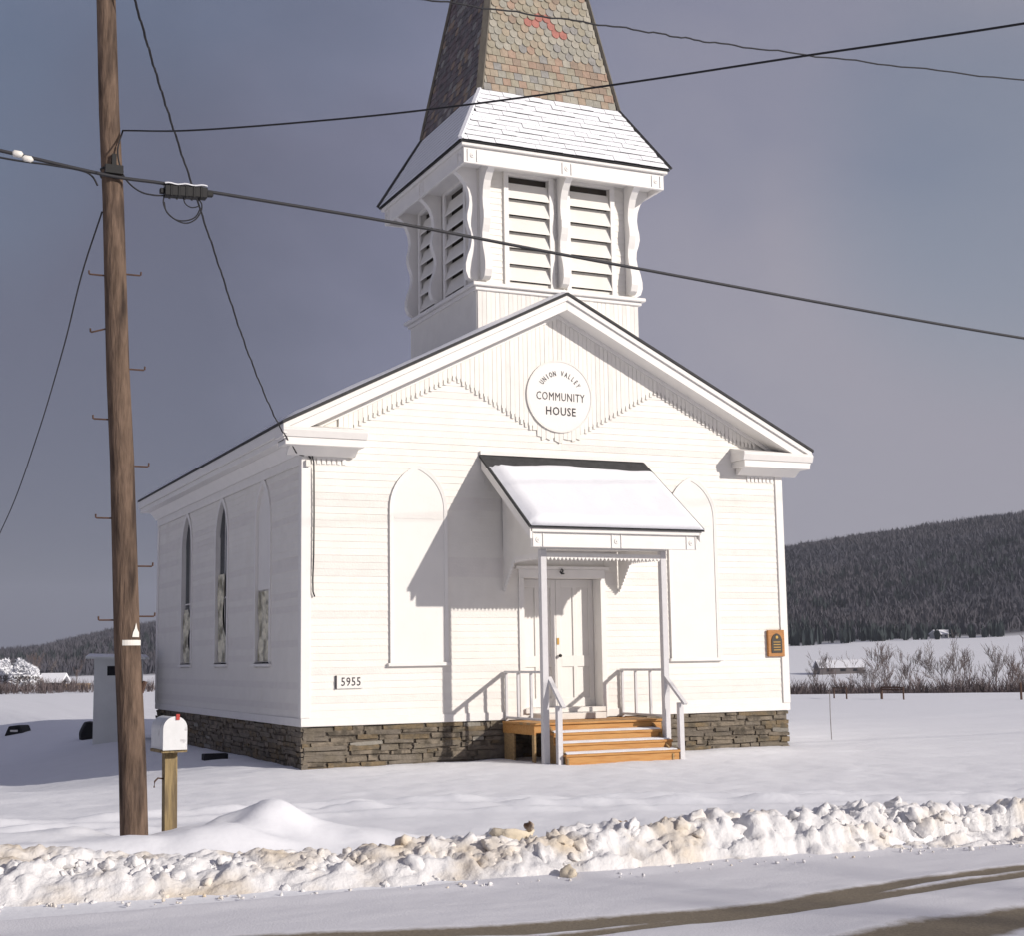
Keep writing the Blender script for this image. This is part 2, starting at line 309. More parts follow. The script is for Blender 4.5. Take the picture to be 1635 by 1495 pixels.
# --- foundation
fnd = MB().box(.03, W-.03, .03, L-.03, -.6, ZS-.012).build('foundation', 'mortar', church)
STONES = []
for k in range(8):
    rr = random.Random(k); n = 8; poly = []
    for i, (a, c) in enumerate(((-.5,-.5),(0,-.5),(.5,-.5),(.5,0),(.5,.5),(0,.5),(-.5,.5),(-.5,0))):
        poly.append((a*(1-.07*rr.random()), c*(1-.14*rr.random())))
    mb = MB(); v0 = [(p[0],.5,p[1]) for p in poly]; v1 = [(p[0]*.96+rr.uniform(-.015,.015), -.5+rr.uniform(-.12,.12), p[1]*.9) for p in poly]; 
    mb.add(v0+v1, [tuple(range(8,16))[::-1]]+[(i,(i+1)%8,8+(i+1)%8,8+i) for i in range(8)])
    o = mb.build('stone', 'stone_a'); me = o.data; bpy.data.objects.remove(o); STONES.append(me)
SM = {}
def stone_me(k, m):
    if (k, m) not in SM:
        c = STONES[k].copy(); c.materials.clear(); c.materials.append(MATS[m]); SM[(k, m)] = c
    return SM[(k, m)]
rs = random.Random(3)
def stone_wall(length, place, count_z=6):
    z = -.12; rows = [.12,.08,.10,.065,.09,.075,.095,.085,.08]; 
    for rh in rows:
        p = -rs.uniform(0, .2)
        while p < length:
            w = min(rs.choice([.2,.34,.5,.62,.8])*rs.uniform(.85,1.2), length-p+.001)
            if w < .1: break
            m = rs.choices(['stone_a','stone_b','stone_c','stone_d'], [4,4,2.5,.5])[0]
            dz = rs.uniform(-.022,.022); o_r = rs.uniform(-.035,.035)
            o = link('stone', stone_me(rs.randrange(8), m), fnd); place(o, max(p,0)+(w/2 if p >= 0 else (w+p)/2), z+rh/2+dz, (w if p >= 0 else w+p), rh*rs.uniform(.86,1.2))
            p += w
        z += rh
def pf(o, s, z, w, h): o.rotation_euler[1] = rs.uniform(-.04,.04); o.location = (s, .045+rs.uniform(-.012,.012), z); o.scale = (w*.985, .10, h)
def pl(o, s, z, w, h): o.location = (.045+rs.uniform(-.012,.012), s, z); o.scale = (w*.985, .10, h); o.rotation_euler[2] = -math.pi/2
stone_wall(W, pf); stone_wall(L, pl)
# --- wall sheathing: front with a door opening, sides with window openings
DX0, DX1, DZ0, DZ1 = 4.08, 5.63, .86, 3.17
fr_ = MB(); OX0, OX1 = DX0-.03, DX1+.03
for poly in ([(.02,ZS),(OX0,ZS),(OX0,DZ1+.03),(.02,DZ1+.03)], [(OX1,ZS),(W-.02,ZS),(W-.02,DZ1+.03),(OX1,DZ1+.03)], [(OX0,ZS),(OX1,ZS),(OX1,DZ0-.09),(OX0,DZ0-.09)],
             [(.02,DZ1+.03),(W-.02,DZ1+.03),(W-.02,roofz(0)-.08),(MX,8.30),(.02,roofz(0)-.08)]): fr_.prism(poly, 'y', 0, .12)
front = fr_.build('front_wall', 'paint', church)
WIN = [2.45, 5.6, 8.85]; WHW, WZ0, WSP, WTOP = .47, 1.74, 4.25, 5.0
def lancet(hw, z0, sp, top, n=9, c=0.):
    h = top-sp; R = (hw*hw+h*h)/(2*hw); pts = [(c-hw, z0), (c+hw, z0)]
    a1 = math.asin(min(1, h/R))
    for i in range(n+1): a = a1*i/n; pts.append((c-(R-hw)+R*math.cos(a), sp+R*math.sin(a)))
    for i in range(n-1, -1, -1): a = a1*i/n; pts.append((c+(R-hw)-R*math.cos(a), sp+R*math.sin(a)))
    return pts
def lhw(z, hw, sp, top):
    if z <= sp: return hw
    h = top-sp; R = (hw*hw+h*h)/(2*hw); q = R*R-(z-sp)**2
    return max(0, math.sqrt(max(q, 0))-(R-hw)) if z < top else 0
sd = MB(); ed = [.12]
for c in WIN: ed += [c-WHW-.05, c+WHW+.05]
ed.append(L-.02)
for i in range(0, len(ed), 2): sd.box(.02, .12, ed[i], ed[i+1], ZS, 5.5)
for c in WIN: sd.box(.02, .12, c-WHW-.05, c+WHW+.05, ZS, WZ0-.02); sd.prism([(c-WHW-.05,WSP)]+[(p[0]-.0, p[1]+.04) for p in lancet(WHW,WZ0,WSP,WTOP,9,c)[2:][::-1]]+[(c+WHW+.05,WSP),(c+WHW+.05,5.5),(c-WHW-.05,5.5)], 'x', .02, .12)
side = sd.build('side_wall', 'paint', church)
MB().box(W-.12, W-.02, .12, L-.02, ZS, 5.5).build('far_side_wall', 'paint', church)
MB().prism([(.02,ZS),(W-.02,ZS),(W-.02,5.5),(MX,8.0),(.02,5.5)], 'y', L-.12, L-.021).build('rear_wall', 'paint', church)
MB().box(.13, W-.13, .13, L-.13, ZS-.01, ZS+.04).build('inner_floor', 'dark_inside', church)
MB().box(1.4, 1.45, .2, L-.2, ZS+.05, 5.4).build('dark_backing', 'dark_inside', church)  # added sheet, near black, standing for the unlit room behind the side windows
# --- clapboards
EXP = .118
def clap(axis_, mats='paint'):
    # unit length along +x (or +y), outward -y (or -x)
    v = []
    for s in (0, 1):
        for d, z in ((.001,0),(-.0135,0),(-.004,EXP+.012),(.001,EXP+.012)): v.append((s,d,z) if axis_ == 'x' else (d,s,z))
    o = MB().add(v, [(0,1,2,3),(7,6,5,4),(0,4,5,1),(1,5,6,2),(2,6,7,3),(3,7,4,0)]).build('clapboard', mats); me = o.data; bpy.data.objects.remove(o); return me
CX, CY = clap('x'), clap('y'); CX2, CY2 = clap('x', 'paint_old'), clap('y', 'paint_old')
def put_x(x0, x1, z, par, y=0):
    if x1-x0 > .04: link('clapboard', CX2 if random.random() < .18 else CX, par, (x0, y+random.uniform(-.0015,.0015), z), (x1-x0,1,1))
def put_y(y0, y1, z, par, x=0):
    if y1-y0 > .04: link('clapboard', CY2 if random.random() < .25 else CY, par, (x+random.uniform(-.0015,.0015), y0, z), (1,y1-y0,1))
ZIG = ([-1, MX-3.78, MX-2.07, MX, MX+2.07, MX+3.78, 20], [5.86-1.85, 5.83, 6.69, 5.56, 6.69, 5.83, 4])
def zig(x): return float(np.interp(x, *ZIG))
z = ZS+.14
while z < 6.7:
    segs = [(.12, W-.12)]
    if z < DZ1+.25: segs = [(.12, DX0-.09), (DX1+.09, W-.12)]
    if z+EXP > 5.5:      # between the slanting edges of the upright boards
        zz = z; segs = []
        for c in (MX-2.07, MX+2.07):
            lo = c-(6.75-zz)/.5; hi = c+(6.75-zz)/.546
            if c < MX: lo, hi = max(lo, .12 if zz < 5.4 else .9), min(hi, MX)
            else: lo, hi = max(c-(6.75-zz)/.546, MX), min(c+(6.75-zz)/.5, W-.9)
            if hi > lo: segs.append((lo, hi))
        if len(segs) == 2 and segs[0][1] >= segs[1][0]-.01: segs = [(segs[0][0], segs[1][1])]
    for a, c in segs:
        if c-a > 5 and random.random() < .6:
            j = a+(c-a)*random.uniform(.3,.7); put_x(a, j-.001, z, front); put_x(j+.001, c, z, front)
        else: put_x(a, c, z, front)
    z += EXP
z = ZS+.14
while z < 5.12:
    cuts = [.12]
    for c in WIN:
        h = lhw(z+EXP/2, WHW+.045, WSP, WTOP+.08)
        if z+EXP > WZ0-.08 and h > .02: cuts += [c-h, c+h]
    cuts.append(L-.12)
    for i in range(0, len(cuts), 2): put_y(cuts[i], cuts[i+1], z, side)
    z += EXP
# trim: water table, corner boards, frieze
bev(MB().box(-.028, W+.028, -.034, .02, ZS, ZS+.14).build('water_table', 'paint_trim', church))
bev(MB().box(-.036, -.001, .022, L, ZS+.001, ZS+.139).build('water_table', 'paint_trim', church))
for x0, x1 in ((-.036,.13), (W-.13,W+.036)): bev(MB().box(x0, x1, -.040, .0, ZS+.142, 5.30).build('corner_board', 'paint_trim', church))
for y0, y1 in ((.002,.12), (L-.12,L+.03)): bev(MB().box(-.035, 0, y0, y1, ZS+.142, 5.30).build('corner_board', 'paint_trim', church))
bev(MB().box(W, W+.035, .002, .12, ZS+.142, 5.30).build('corner_board', 'paint_trim', church))
bev(MB().box(-.048, .0, .03, L, 5.06, 5.40).build('frieze_board', 'paint_trim', church))
# small slotted friezes under the cornice returns
for x0 in (.14, W-.78):
    fz = MB().box(x0, x0+.64, -.032, -.0, 5.17, 5.34)
    for k in range(7): fz.box(x0+.01+k*.09, x0+.01+k*.09+.06, -.032, -.0, 5.08, 5.17)
    fz.build('slotted_frieze', 'paint_trim', church)
# --- upright gable boards with slotted feet
gb = MB().prism([(.9,5.6),(MX,7.6),(W-.9,5.6)], 'y', -.006, -.002).build('gable_board_backing', 'paint', church)
x = .62; BW = .088
while x < W-.62:
    xa, xb = x+.0028, x+BW-.0028; xc = x+BW/2; zt0, zt1 = roofz(xa)-.36, roofz(xb)-.36; zb = max(zig(xc), 5.45)
    if min(zt0, zt1)-zb > .12:
        sl = .08; mid = abs(xc-MX) < .52
        if mid: zb = 5.62+.06*math.sin(abs(xc-MX)*14)+abs(xc-MX)*.45; poly = [(xa,zb+.02*math.sin(xa*40)),(xb,zb+.02*math.sin(xb*40)),(xb,zt1),(xa,zt0)]
        else: poly = [(xa+.016,zb),(xb-.016,zb),(xb-.016,zb+sl),(xb,zb+sl),(xb,zt1),(xa,zt0),(xa,zb+sl),(xa+.016,zb+sl)]
        mb = MB(); d0 = -.036+random.uniform(-.004,.004)
        mb.prism(poly, 'y', d0, -.007)
        mb.build('gable_board', 'paint_old' if random.random() < .12 else 'paint', gb)
    x += BW
# --- roof, soffits, cornices
def slopebox(x0, x1, y0, y1, d0, d1, name, m, par=church):
    """box under the roof line between vertical offsets d0..d1 below the roof surface"""
    return MB().prism([(x0,roofz(x0)-d0),(x1,roofz(x1)-d0),(x1,roofz(x1)-d1),(x0,roofz(x0)-d1)], 'y', y0, y1).build(name, m, par)
EV, OV = .49, .5
for s, (xa, xb) in enumerate(((-EV, MX), (MX, W+EV))):
    rs_ = slopebox(xa, xb, -OV, L+.25, 0, .05, 'roof_slope', 'roof_dark')
    ins = .06
    xs = np.linspace(xa+ins if s == 0 else xa, xb if s == 0 else xb-ins, 24); ys = np.linspace(-OV+.05, L+.2, 60)
    v = []; n = len(xs)
    for j, y in enumerate(ys):
        for i, xx in enumerate(xs):
            ed_ = min(i if s == 0 else n-1-i, j, len(ys)-1-j); v.append((xx, y+.03*float(fbm(xx*3, y*3)), roofz(xx)+(.008 if ed_ == 0 else .075+.05*float(fbm(xx*1.5, y*1.5+4)))))
    f = [(j*n+i, j*n+i+1, (j+1)*n+i+1, (j+1)*n+i) for j in range(len(ys)-1) for i in range(n-1)]
    mesh('roof_snow', v, f, 'snow', rs_, smooth=True)
    ea, eb = (xa+.03, xb) if s == 0 else (xa, xb-.03)
    bev(slopebox(ea, eb, -OV+.02, -OV+.085, .052, .15, 'rake_crown', 'paint_trim'))
    bev(slopebox(ea+(.04 if s == 0 else 0), eb-(.04 if s else 0), -OV+.06, -OV+.12, .151, .32, 'rake_board', 'paint_trim'))
    slopebox(ea+(.05 if s == 0 else 0), eb-(.05 if s else 0), -OV+.09, -.002, .30, .318, 'rake_soffit', 'paint_trim')
    slopebox(ea+(.05 if s == 0 else .0), eb-(.05 if s else 0), -.06, -.0375, .32, .40, 'rake_moulding', 'paint_trim')
bev(MB().box(-EV+.012, -EV+.08, -OV+.012, L+.2, 5.50, 5.674).build('eave_crown', 'paint_trim', church))
bev(MB().box(-EV+.06, -EV+.11, -OV+.12, L+.19, 5.40, 5.498).build('eave_fascia', 'paint_trim', church))
MB().box(-EV+.08, 0, .0, L+.15, 5.402, 5.42).build('eave_soffit', 'paint_trim', church)
bev(MB().prism([(-.24,5.40),(-.05,5.40),(-.05,5.22),(-.09,5.22)], 'y', .0, L).build('bed_moulding', 'paint_trim', church))
bev(MB().box(W+EV-.08, W+EV-.02, -OV+.1, L+.2, 5.50, 5.675).build('eave_crown', 'paint_trim', church))
MB().box(W, W+EV-.08, .0, L+.15, 5.402, 5.42).build('eave_soffit', 'paint_trim', church)
for x0, x1 in ((-EV+.04,-.003), (W+.003,W+EV-.04)): MB().box(x0, x1, -.43, .05, 5.42, 5.66).build('eave_blocking', 'paint_trim', church)
# cornice returns
for sgn, xo, xi in ((-1, -.45, .98), (1, W+.45, W-1.12)):
    a, b_ = min(xo,xi), max(xo,xi); r = empty('cornice_return', (0,0,0), church)
    g_ = lambda d: (a-(d if sgn < 0 else d*.6), b_+(d if sgn > 0 else d*.6))
    x0, x1 = g_(.0); bev(MB().box(x0+.02, x1-.02, -.44, -.001, 5.33, 5.46).build('return_frieze', 'paint_trim', r))
    x0, x1 = g_(.03); bev(MB().prism([(-.46,5.462),(-.002,5.462),(-.002,5.60),(-.50,5.60),(-.50,5.57)], 'x', x0, x1).build('return_crown', 'paint_trim', r))
    MB().prism([(-.49,5.602),(-.003,5.602),(-.003,5.74),(-.49,5.625)], 'x', x0+.01, x1-.01).build('return_cap', 'paint_trim', r)
    x0, x1 = g_(-.14); MB().prism([(-.30,5.329),(-.041,5.329),(-.041,5.20),(-.10,5.20)], 'x', x0, x1).build('return_bed_moulding', 'paint_trim', r)
# --- blind windows in the front wall
for c, lab in ((2.075, 'blind arched window left of the porch'), (7.64, 'blind arched window right of the porch')):
    wn = MB().prism(lancet(.49, 1.70, 4.35, 5.07, 10, c), 'y', -.034, -.002).build('blind_window', 'paint_panel', church); wn['label'] = lab
    po, pi = lancet(.535, 1.70, 4.35, 5.13, 10, c), lancet(.475, 1.70, 4.35, 5.05, 10, c); mb = MB(); n = len(po)
    for i in range(1, n):
        j = (i+1) % n; v = [(po[i][0],-.052,po[i][1]),(po[j][0],-.052,po[j][1]),(pi[j][0],-.046,pi[j][1]),(pi[i][0],-.046,pi[i][1])]
        v += [(p[0],-.002,p[2]) for p in v[:2]]+[(p[0],-.03,p[2]) for p in v[2:]]
        mb.add(v, [(0,1,2,3),(0,4,5,1),(2,6,7,3)])
    mb.build('moulding', 'paint_trim', wn)
    bev(MB().box(c-.58, c+.58, -.085, -.002, 1.64, 1.70).build('sill', 'paint_trim', wn))
    MB().box(c-.45, c+.45, -.040, -.033, 4.18, 4.21).build('panel_batten', 'paint_panel', wn)
# --- side windows
for k, c in enumerate(WIN):
    wn = empty('window', (0,0,0), church)
    po, pi = lancet(WHW+.08, WZ0-.02, WSP, WTOP+.12, 10, c), lancet(WHW, WZ0, WSP, WTOP, 10, c); n = len(po); mb = MB()
    for i in range(1, n):
        j = (i+1) % n
        v = [(-.034,)+po[i], (-.034,)+po[j], (-.034,)+pi[j], (-.034,)+pi[i]]; v += [(0,)+po[i], (0,)+po[j], (.06,)+pi[j], (.06,)+pi[i]]
        mb.add(v, [(0,1,2,3),(0,4,5,1),(3,2,6,7)])
    mb.build('casing', 'paint_trim', wn)
    bev(MB().box(-.075, .1, c-WHW-.13, c+WHW+.13, WZ0-.075, WZ0-.022).build('sill', 'paint_trim', wn))
    mb = MB()
    for yy in (c-WHW+.025, c, c+WHW-.025): mb.box(.05, .07, yy-.014, yy+.014, WZ0, WSP+(.6 if abs(yy-c) < .1 else .05))
    for zz in (WZ0+.02, 3.05): mb.box(.048, .068, c-WHW+.012, c+WHW-.012, zz-.014, zz+.014)
    mb.build('sash', 'paint_old', wn)
    MB().prism(pi, 'x', .058, .061).build('pane', 'glass', wn)
    if k == 0:
        MB().prism([p if p[1] > 2 else (p[0], 3.06) for p in lancet(WHW-.004, WZ0, WSP, WTOP-.006, 10, c)], 'x', .02, .045).build('upper_panel', 'paint_panel', wn)
    # sheet hung inside / over the lower half
    top = (3.05, 3.55, 2.95)[k]; nx_, nz_ = 18, 30; v = []; rr = random.Random(k+5)
    for j in range(nz_+1):
        for i in range(nx_+1):
            u = i/nx_; q = j/nz_; zz = WZ0+.02+q*(top-WZ0-.04)
            wdt = 1 if k == 0 else max(.25, .95-.55*q+.18*math.sin(q*7+k))
            yy = c+WHW-.03-(2*WHW-.06)*u*wdt
            v.append(((.02 if k == 0 else .025)+.012*math.sin(u*21+q*4+k)+.010*math.sin(u*9-q*11), yy, zz))
    f = [(j*(nx_+1)+i, j*(nx_+1)+i+1, (j+1)*(nx_+1)+i+1, (j+1)*(nx_+1)+i) for j in range(nz_) for i in range(nx_)]
    mesh('plastic_sheet', v, f, 'sheet_plastic', wn, smooth=True)
# --- double door
dr = empty('door', (0,0,0), church)
for x0, x1 in ((DX0-.10,DX0), (DX1,DX1+.10)): MB().box(x0, x1, -.045, .33, DZ0-.19, DZ1+.0).build('door_jamb', 'paint_trim', dr)
bev(MB().box(DX0-.10, DX1+.10, -.045, .33, DZ1+.001, DZ1+.16).build('lintel', 'paint_trim', dr))
bev(MB().box(DX0-.17, DX1+.17, -.09, -.0, DZ1+.161, DZ1+.215).build('drip_cap', 'paint_trim', dr))
MB().box(DX0-.02, DX1+.02, -.10, .34, DZ0-.085, DZ0-.002).build('threshold', 'paint_old', dr)
mid = (DX0+DX1)/2
for a, b_ in ((DX0+.004, mid-.003), (mid+.003, DX1-.004)):
    lf = MB().box(a, b_, .285, .31, DZ0, DZ1-.003).build('door_leaf', 'paint_panel', dr); w = b_-a
    for zz0, zz1 in ((DZ0, DZ0+.16), (DZ0+.72, DZ0+.92), (DZ1-.16, DZ1-.004)): bev(MB().box(a+.10, b_-.10, .262, .284, zz0, zz1).build('rail', 'paint_panel', lf), .004)
    for xx0, xx1 in ((a,a+.10), (b_-.10,b_), ((a+b_)/2-.04,(a+b_)/2+.04)): bev(MB().box(xx0, xx1, .261, .284, DZ0+.001, DZ1-.005).build('stile', 'paint_panel', lf), .004)
mb = MB().box(mid+.012, mid+.055, .250, .261, 1.98, 2.10); mb.build('lock_plate', 'brass', dr)
MB().tube([(mid+.05,.261,1.78),(mid+.05,.22,1.78),(mid+.05,.212,1.78),(mid+.05,.185,1.78)], [.012,.012,.032,.026], 10).build('door_knob', 'black', dr)
MB().tube([(4.84,-.046,3.27),(4.84,-.10,3.30),(4.80,-.13,3.33),(4.77,-.12,3.28),(4.80,-.12,3.245),(4.85,-.12,3.25)], .014, 6).build('hook', 'black', dr)
# --- round name board
sg = empty('name_board', (0,0,0), church)
SX, SZ, SR = 4.865, 6.525, .665
circ = [(SX+SR*math.cos(a*math.pi/32), SZ+SR*math.sin(a*math.pi/32)) for a in range(64)]
MB().prism(circ, 'y', -.062, -.037).build('disc', 'paint_panel', sg)
mb = MB()
for i in range(64):
    a0, a1 = i*math.pi/32, (i+1)*math.pi/32; P = lambda r, a, y: (SX+r*math.cos(a), y, SZ+r*math.sin(a))
    mb.add([P(SR+.012,a0,-.07),P(SR+.012,a1,-.07),P(SR-.022,a1,-.07),P(SR-.022,a0,-.07),P(SR+.012,a0,-.037),P(SR+.012,a1,-.037),P(SR-.022,a1,-.061),P(SR-.022,a0,-.061)], [(0,1,2,3),(0,4,5,1),(2,6,7,3)])
mb.build('rim', 'paint_old', sg)
def glyph(ch, size, y, m, par, name, cx_, cz_, ang=0, sx=1, width=None, bold=.0):
    cu = bpy.data.curves.new('t', 'FONT'); cu.body = ch; cu.size = size; cu.align_x = 'CENTER'; cu.align_y = 'CENTER'; cu.extrude = .002; cu.offset = bold; cu.resolution_u = 2; cu.space_character = 1.12
    to = bpy.data.objects.new('t', cu); COL.objects.link(to); bpy.context.view_layer.update()
    me = bpy.data.meshes.new_from_object(to.evaluated_get(bpy.context.evaluated_depsgraph_get())); bpy.data.objects.remove(to)
    co = np.array([v.co[:] for v in me.vertices]); cen = (co.min(0)+co.max(0))/2; co -= cen
    k = sx if width is None else width/(co[:,0].max()-co[:,0].min())
    co[:,0] *= k; ca, sa = math.cos(ang), math.sin(ang)
    P = np.stack([cx_+co[:,0]*ca-co[:,1]*sa, y-co[:,2], cz_+co[:,0]*sa+co[:,1]*ca], -1)
    me.vertices.foreach_set('co', P.ravel()); me.materials.clear(); me.materials.append(MATS[m]); me.update()
    return link(name, me, par)
glyph('COMMUNITY', .215, -.0645, 'letter', sg, 'lettering', SX+.015, 6.515, -.012, width=.99, bold=0)
glyph('HOUSE', .215, -.0645, 'letter', sg, 'lettering', SX+.015, 6.245, -.012, width=.61, bold=.0025)
arc = 'UNION VALLEY'; a0, a1 = math.radians(146), math.radians(30)
for i, ch in enumerate(arc):
    if ch != ' ':
        a = a0+(a1-a0)*i/(len(arc)-1); glyph(ch, .135, -.0645, 'letter', sg, 'letter', SX+.44*math.cos(a), 6.535+.42*math.sin(a), a-math.pi/2, sx=.62 if ch != 'I' else .8, bold=.002)
# --- house number and wooden plaque (screwed to the wall)
hn = empty('house_number', (0,0,0), church)
bev(MB().box(.585, 1.05, -.045, -.02, 1.285, 1.50).build('number_board', 'paint_panel', hn))
MB().box(.570, .586, -.047, -.02, 1.28, 1.505).build('board_edge', 'letter', hn)
glyph('5955', .2, -.0475, 'letter', hn, 'digits', .835, 1.40, 0, width=.34, bold=.001)
pq = empty('plaque', (0,0,0), church)
bev(MB().box(9.245, 9.63, -.075, -.02, 1.70, 2.21).build('board', 'plaque_wood', pq), .01)
MB().prism(lancet(.12, 1.77, 2.0, 2.145, 6, 9.44), 'y', -.088, -.074).build('arched_tablet', 'plaque_dark', pq)
mb = MB()
for zz in (1.82,1.87,1.92,1.97): mb.box(9.36, 9.52, -.0905, -.0875, zz, zz+.015)
mb.tube([(9.44,-.088,2.07),(9.44,-.094,2.07)], .03, 10); mb.build('tablet_relief', 'brass', pq)
# --- porch
PX0, PX1, PZT, PZF, PD = 3.24, 6.63, 5.39, 3.93, 2.05
porch = empty('porch', (0,0,0), church)
def prz(y): return PZT+(PZF-PZT)*(-y/PD)
def pslab(x0, x1, y0, y1, d0, d1, name, m, par=porch): return MB().prism([(y0,prz(y0)-d0),(y1,prz(y1)-d0),(y1,prz(y1)-d1),(y0,prz(y0)-d1)], 'x', x0, x1).build(name, m, par)
pr = pslab(PX0, PX1, -PD, -.03, .0, .05, 'porch_roof', 'roof_dark')
MB().box(PX0+.02, PX1-.02, -.06, -.001, PZT-.02, PZT+.05).build('flashing_board', 'paint_trim', porch)
xs = np.linspace(PX0+.03, PX1-.02, 40); ys = np.linspace(-PD-.03, -.40, 30); v = []; n = len(xs)
for j, y in enumerate(ys):
    for i, xx in enumerate(xs):
        ed_ = min(i, n-1-i, j, len(ys)-1-j); hgt = {0:.004, 1:.07}.get(ed_, .115+.06*float(fbm(xx*1.6, y*1.6)))
        yo = y+(.07*float(fbm(xx*2.5, 3.3))+.02*math.sin(xx*3) if j > 20 else 0)
        v.append((xx, yo, prz(yo)+hgt))
f = [(j*n+i, j*n+i+1, (j+1)*n+i+1, (j+1)*n+i) for j in range(len(ys)-1) for i in range(n-1)]
k = len(v); v += [(xx, -PD-.035, PZF-.01) for xx in xs]; f += [(i, k+i, k+i+1, i+1) for i in range(n-1)]
mesh('porch_snow', v, f, 'snow', pr, smooth=True)
for x0, x1 in ((PX0+.03,PX0+.08), (PX1-.08,PX1-.03)): bev(pslab(x0, x1, -PD+.04, -.04, .052, .26, 'rake_board', 'paint_trim'))
FX0, FX1, FY = PX0+.09, PX1-.10, -PD+.10
bev(MB().box(FX0-.04, FX1+.04, FY-.06, FY+.02, PZF-.115, PZF-.045).build('gutter_moulding', 'paint_trim', porch))
fa = bev(MB().box(FX0, FX1, FY, FY+.06, PZF-.36, PZF-.117).build('fascia', 'paint_trim', porch))
def medallion(cx_, cy_, cz_, par, ax='y', s=.10):
    mb = MB()
    def bb(a0, a1, d0, d1, z0, z1):
        if ax == 'y': mb.box(cx_+a0, cx_+a1, cy_-d1, cy_-d0, cz_+z0, cz_+z1)
        else: mb.box(cx_-d1, cx_-d0, cy_+a0, cy_+a1, cz_+z0, cz_+z1)
    for a in (-s, s-.018): bb(a, a+.018, .001, .016, -.11, .11)
    def tb(r, d):
        pts = [(cx_,cy_-d[0],cz_),(cx_,cy_-d[1],cz_)] if ax == 'y' else [(cx_-d[0],cy_,cz_),(cx_-d[1],cy_,cz_)]
        mb.tube(pts, r, 12)
    tb([.05,.044], (.001,.014)); tb([.02,.014], (.014,.026))
    return mb.build('medallion', 'paint_trim', par)
for cx_ in (FX0+.12, (FX0+FX1)/2, FX1-.12): medallion(cx_, FY, PZF-.24, fa)
PSX = (3.69, 6.02); PY = -1.60
MB().box(PSX[0]-.06, PSX[1]+.06, PY-.055, PY+.055, 3.56, PZF-.1).build('beam', 'paint_trim', porch)
MB().box(PSX[0]+.013, PSX[1]-.013, PY+.056, -.05, 3.66, 3.69).build('ceiling', 'paint_trim', porch)
for px in PSX:
    bev(MB().box(px-.055, px+.055, PY-.055, PY+.055, -.25, 3.559).build('post', 'rail_paint', porch))
def teeth(pts, nrm, tz, w, dep, th):
    """saw-tooth strip hanging below a polyline"""
    mb = MB()
    for (p, q) in zip(pts[:-1], pts[1:]):
        p, q = Vector(p), Vector(q); d = q-p; k = max(1, round(d.length/w)); nv = Vector(nrm)*th; dn = d.normalized().cross(Vector(nrm)); dn = dn if dn.z < 0 else -dn
        for i in range(k):
            a, b_ = p+d*(i/k), p+d*((i+1)/k); c = (a+b_)/2+dn*dep; a2, b2 = a-dn*tz, b_-dn*tz
            mb.add([a2,b2,b_,c,a,a2+nv,b2+nv,b_+nv,c+nv,a+nv], [(0,1,2,3,4),(9,8,7,6,5),(2,7,8,3),(3,8,9,4),(0,5,6,1)])
    return mb
VZ = 3.46
teeth([(PSX[0]+.056,PY-.02,VZ-.03),(PSX[1]-.056,PY-.02,VZ-.03)], (0,-1,0), .067, .075, .055, .03).build('front_valance', 'paint_trim', porch)
for px in PSX:
    mb = teeth([(px-.015,PY+.056,VZ),(px-.015,-.50,VZ),(px-.015,-.045,2.93)], (1,0,0), .05, .075, .055, .03)
    mb.build('side_valance', 'paint_trim', porch)
    MB().prism([(PY+.056,VZ+.03),(-.50,VZ+.03),(-.044,2.97),(-.044,prz(-.044)-.26),(PY+.056,prz(PY+.056)-.26)], 'x', px-.012, px+.012).build('side_panel', 'paint', porch)
# deck and steps of new yellow wood
DKX0, DKX1, DKY, DKZ = 3.62, 6.09, -1.31, .66
steps = empty('steps', (0,0,0), church)
y = -.10; 
while y > DKY-.03:
    bev(MB().box(DKX0-.03, DKX1+.03, y-.135, y, DKZ-.035, DKZ+random.uniform(-.002,.002)).build('deck_plank', 'pine_worn' if y < -.3 and random.random() < .3 else 'pine', steps), .004); y -= .14
for a, b_ in ((DKX0,DKX0+.04), (DKX1-.04,DKX1)):
    bev(MB().box(a, b_, DKY+.002, -.05, DKZ-.20, DKZ-.037).build('rim_joist', 'pine', steps), .004)
    for yy in (-.50, DKY+.002): bev(MB().box(a+.001, b_-.001, yy, yy+(.40 if yy > -.6 else .09), -.2, DKZ-.202).build('skirt_board', 'pine_worn', steps), .004)
for i in range(4):
    ztop = DKZ-.165*i; yf = DKY-.215*i; xa, xb = (DKX0, DKX1) if i == 0 else (3.875+.0*i, 5.93+.055*i)
    if i == 3: xb = 6.05
    if i: 
        bev(MB().box(xa, xb, yf-.025, yf+.215, ztop-.04, ztop).build('tread', 'pine', steps), .005)
        sn = [(xa+.03+(xb-xa-.06)*k/24, yf-.012+.035*(1+math.sin(k*1.3+i))*.5, yf+.205) for k in range(25)]; v = []
        for (xx, ya, yb) in sn: v += [(xx,ya,ztop+.003),(xx,ya+.03,ztop+.02),(xx,yb,ztop+.035)]
        mesh('step_snow', v, [(3*k+c, 3*k+3+c, 3*k+4+c, 3*k+1+c) for k in range(24) for c in (0,1)], 'snow', steps, smooth=True)
    bev(MB().box(xa+.01, xb-.01, yf, yf+.03, ztop-(.165 if i < 3 else .25), ztop-.041).build('riser', 'pine', steps), .004)
for xx in (3.90, 5.90): MB().prism([(DKY-.66,-.2),(DKY-.66,.1),(DKY,.60),(DKY,-.2)], 'x', xx, xx+.035).build('stringer', 'pine_worn', steps)
bev(MB().box(4.2, 5.5, -.40, -.09, DKZ+.001, DKZ+.11).build('door_step', 'paint_old', steps), .006)
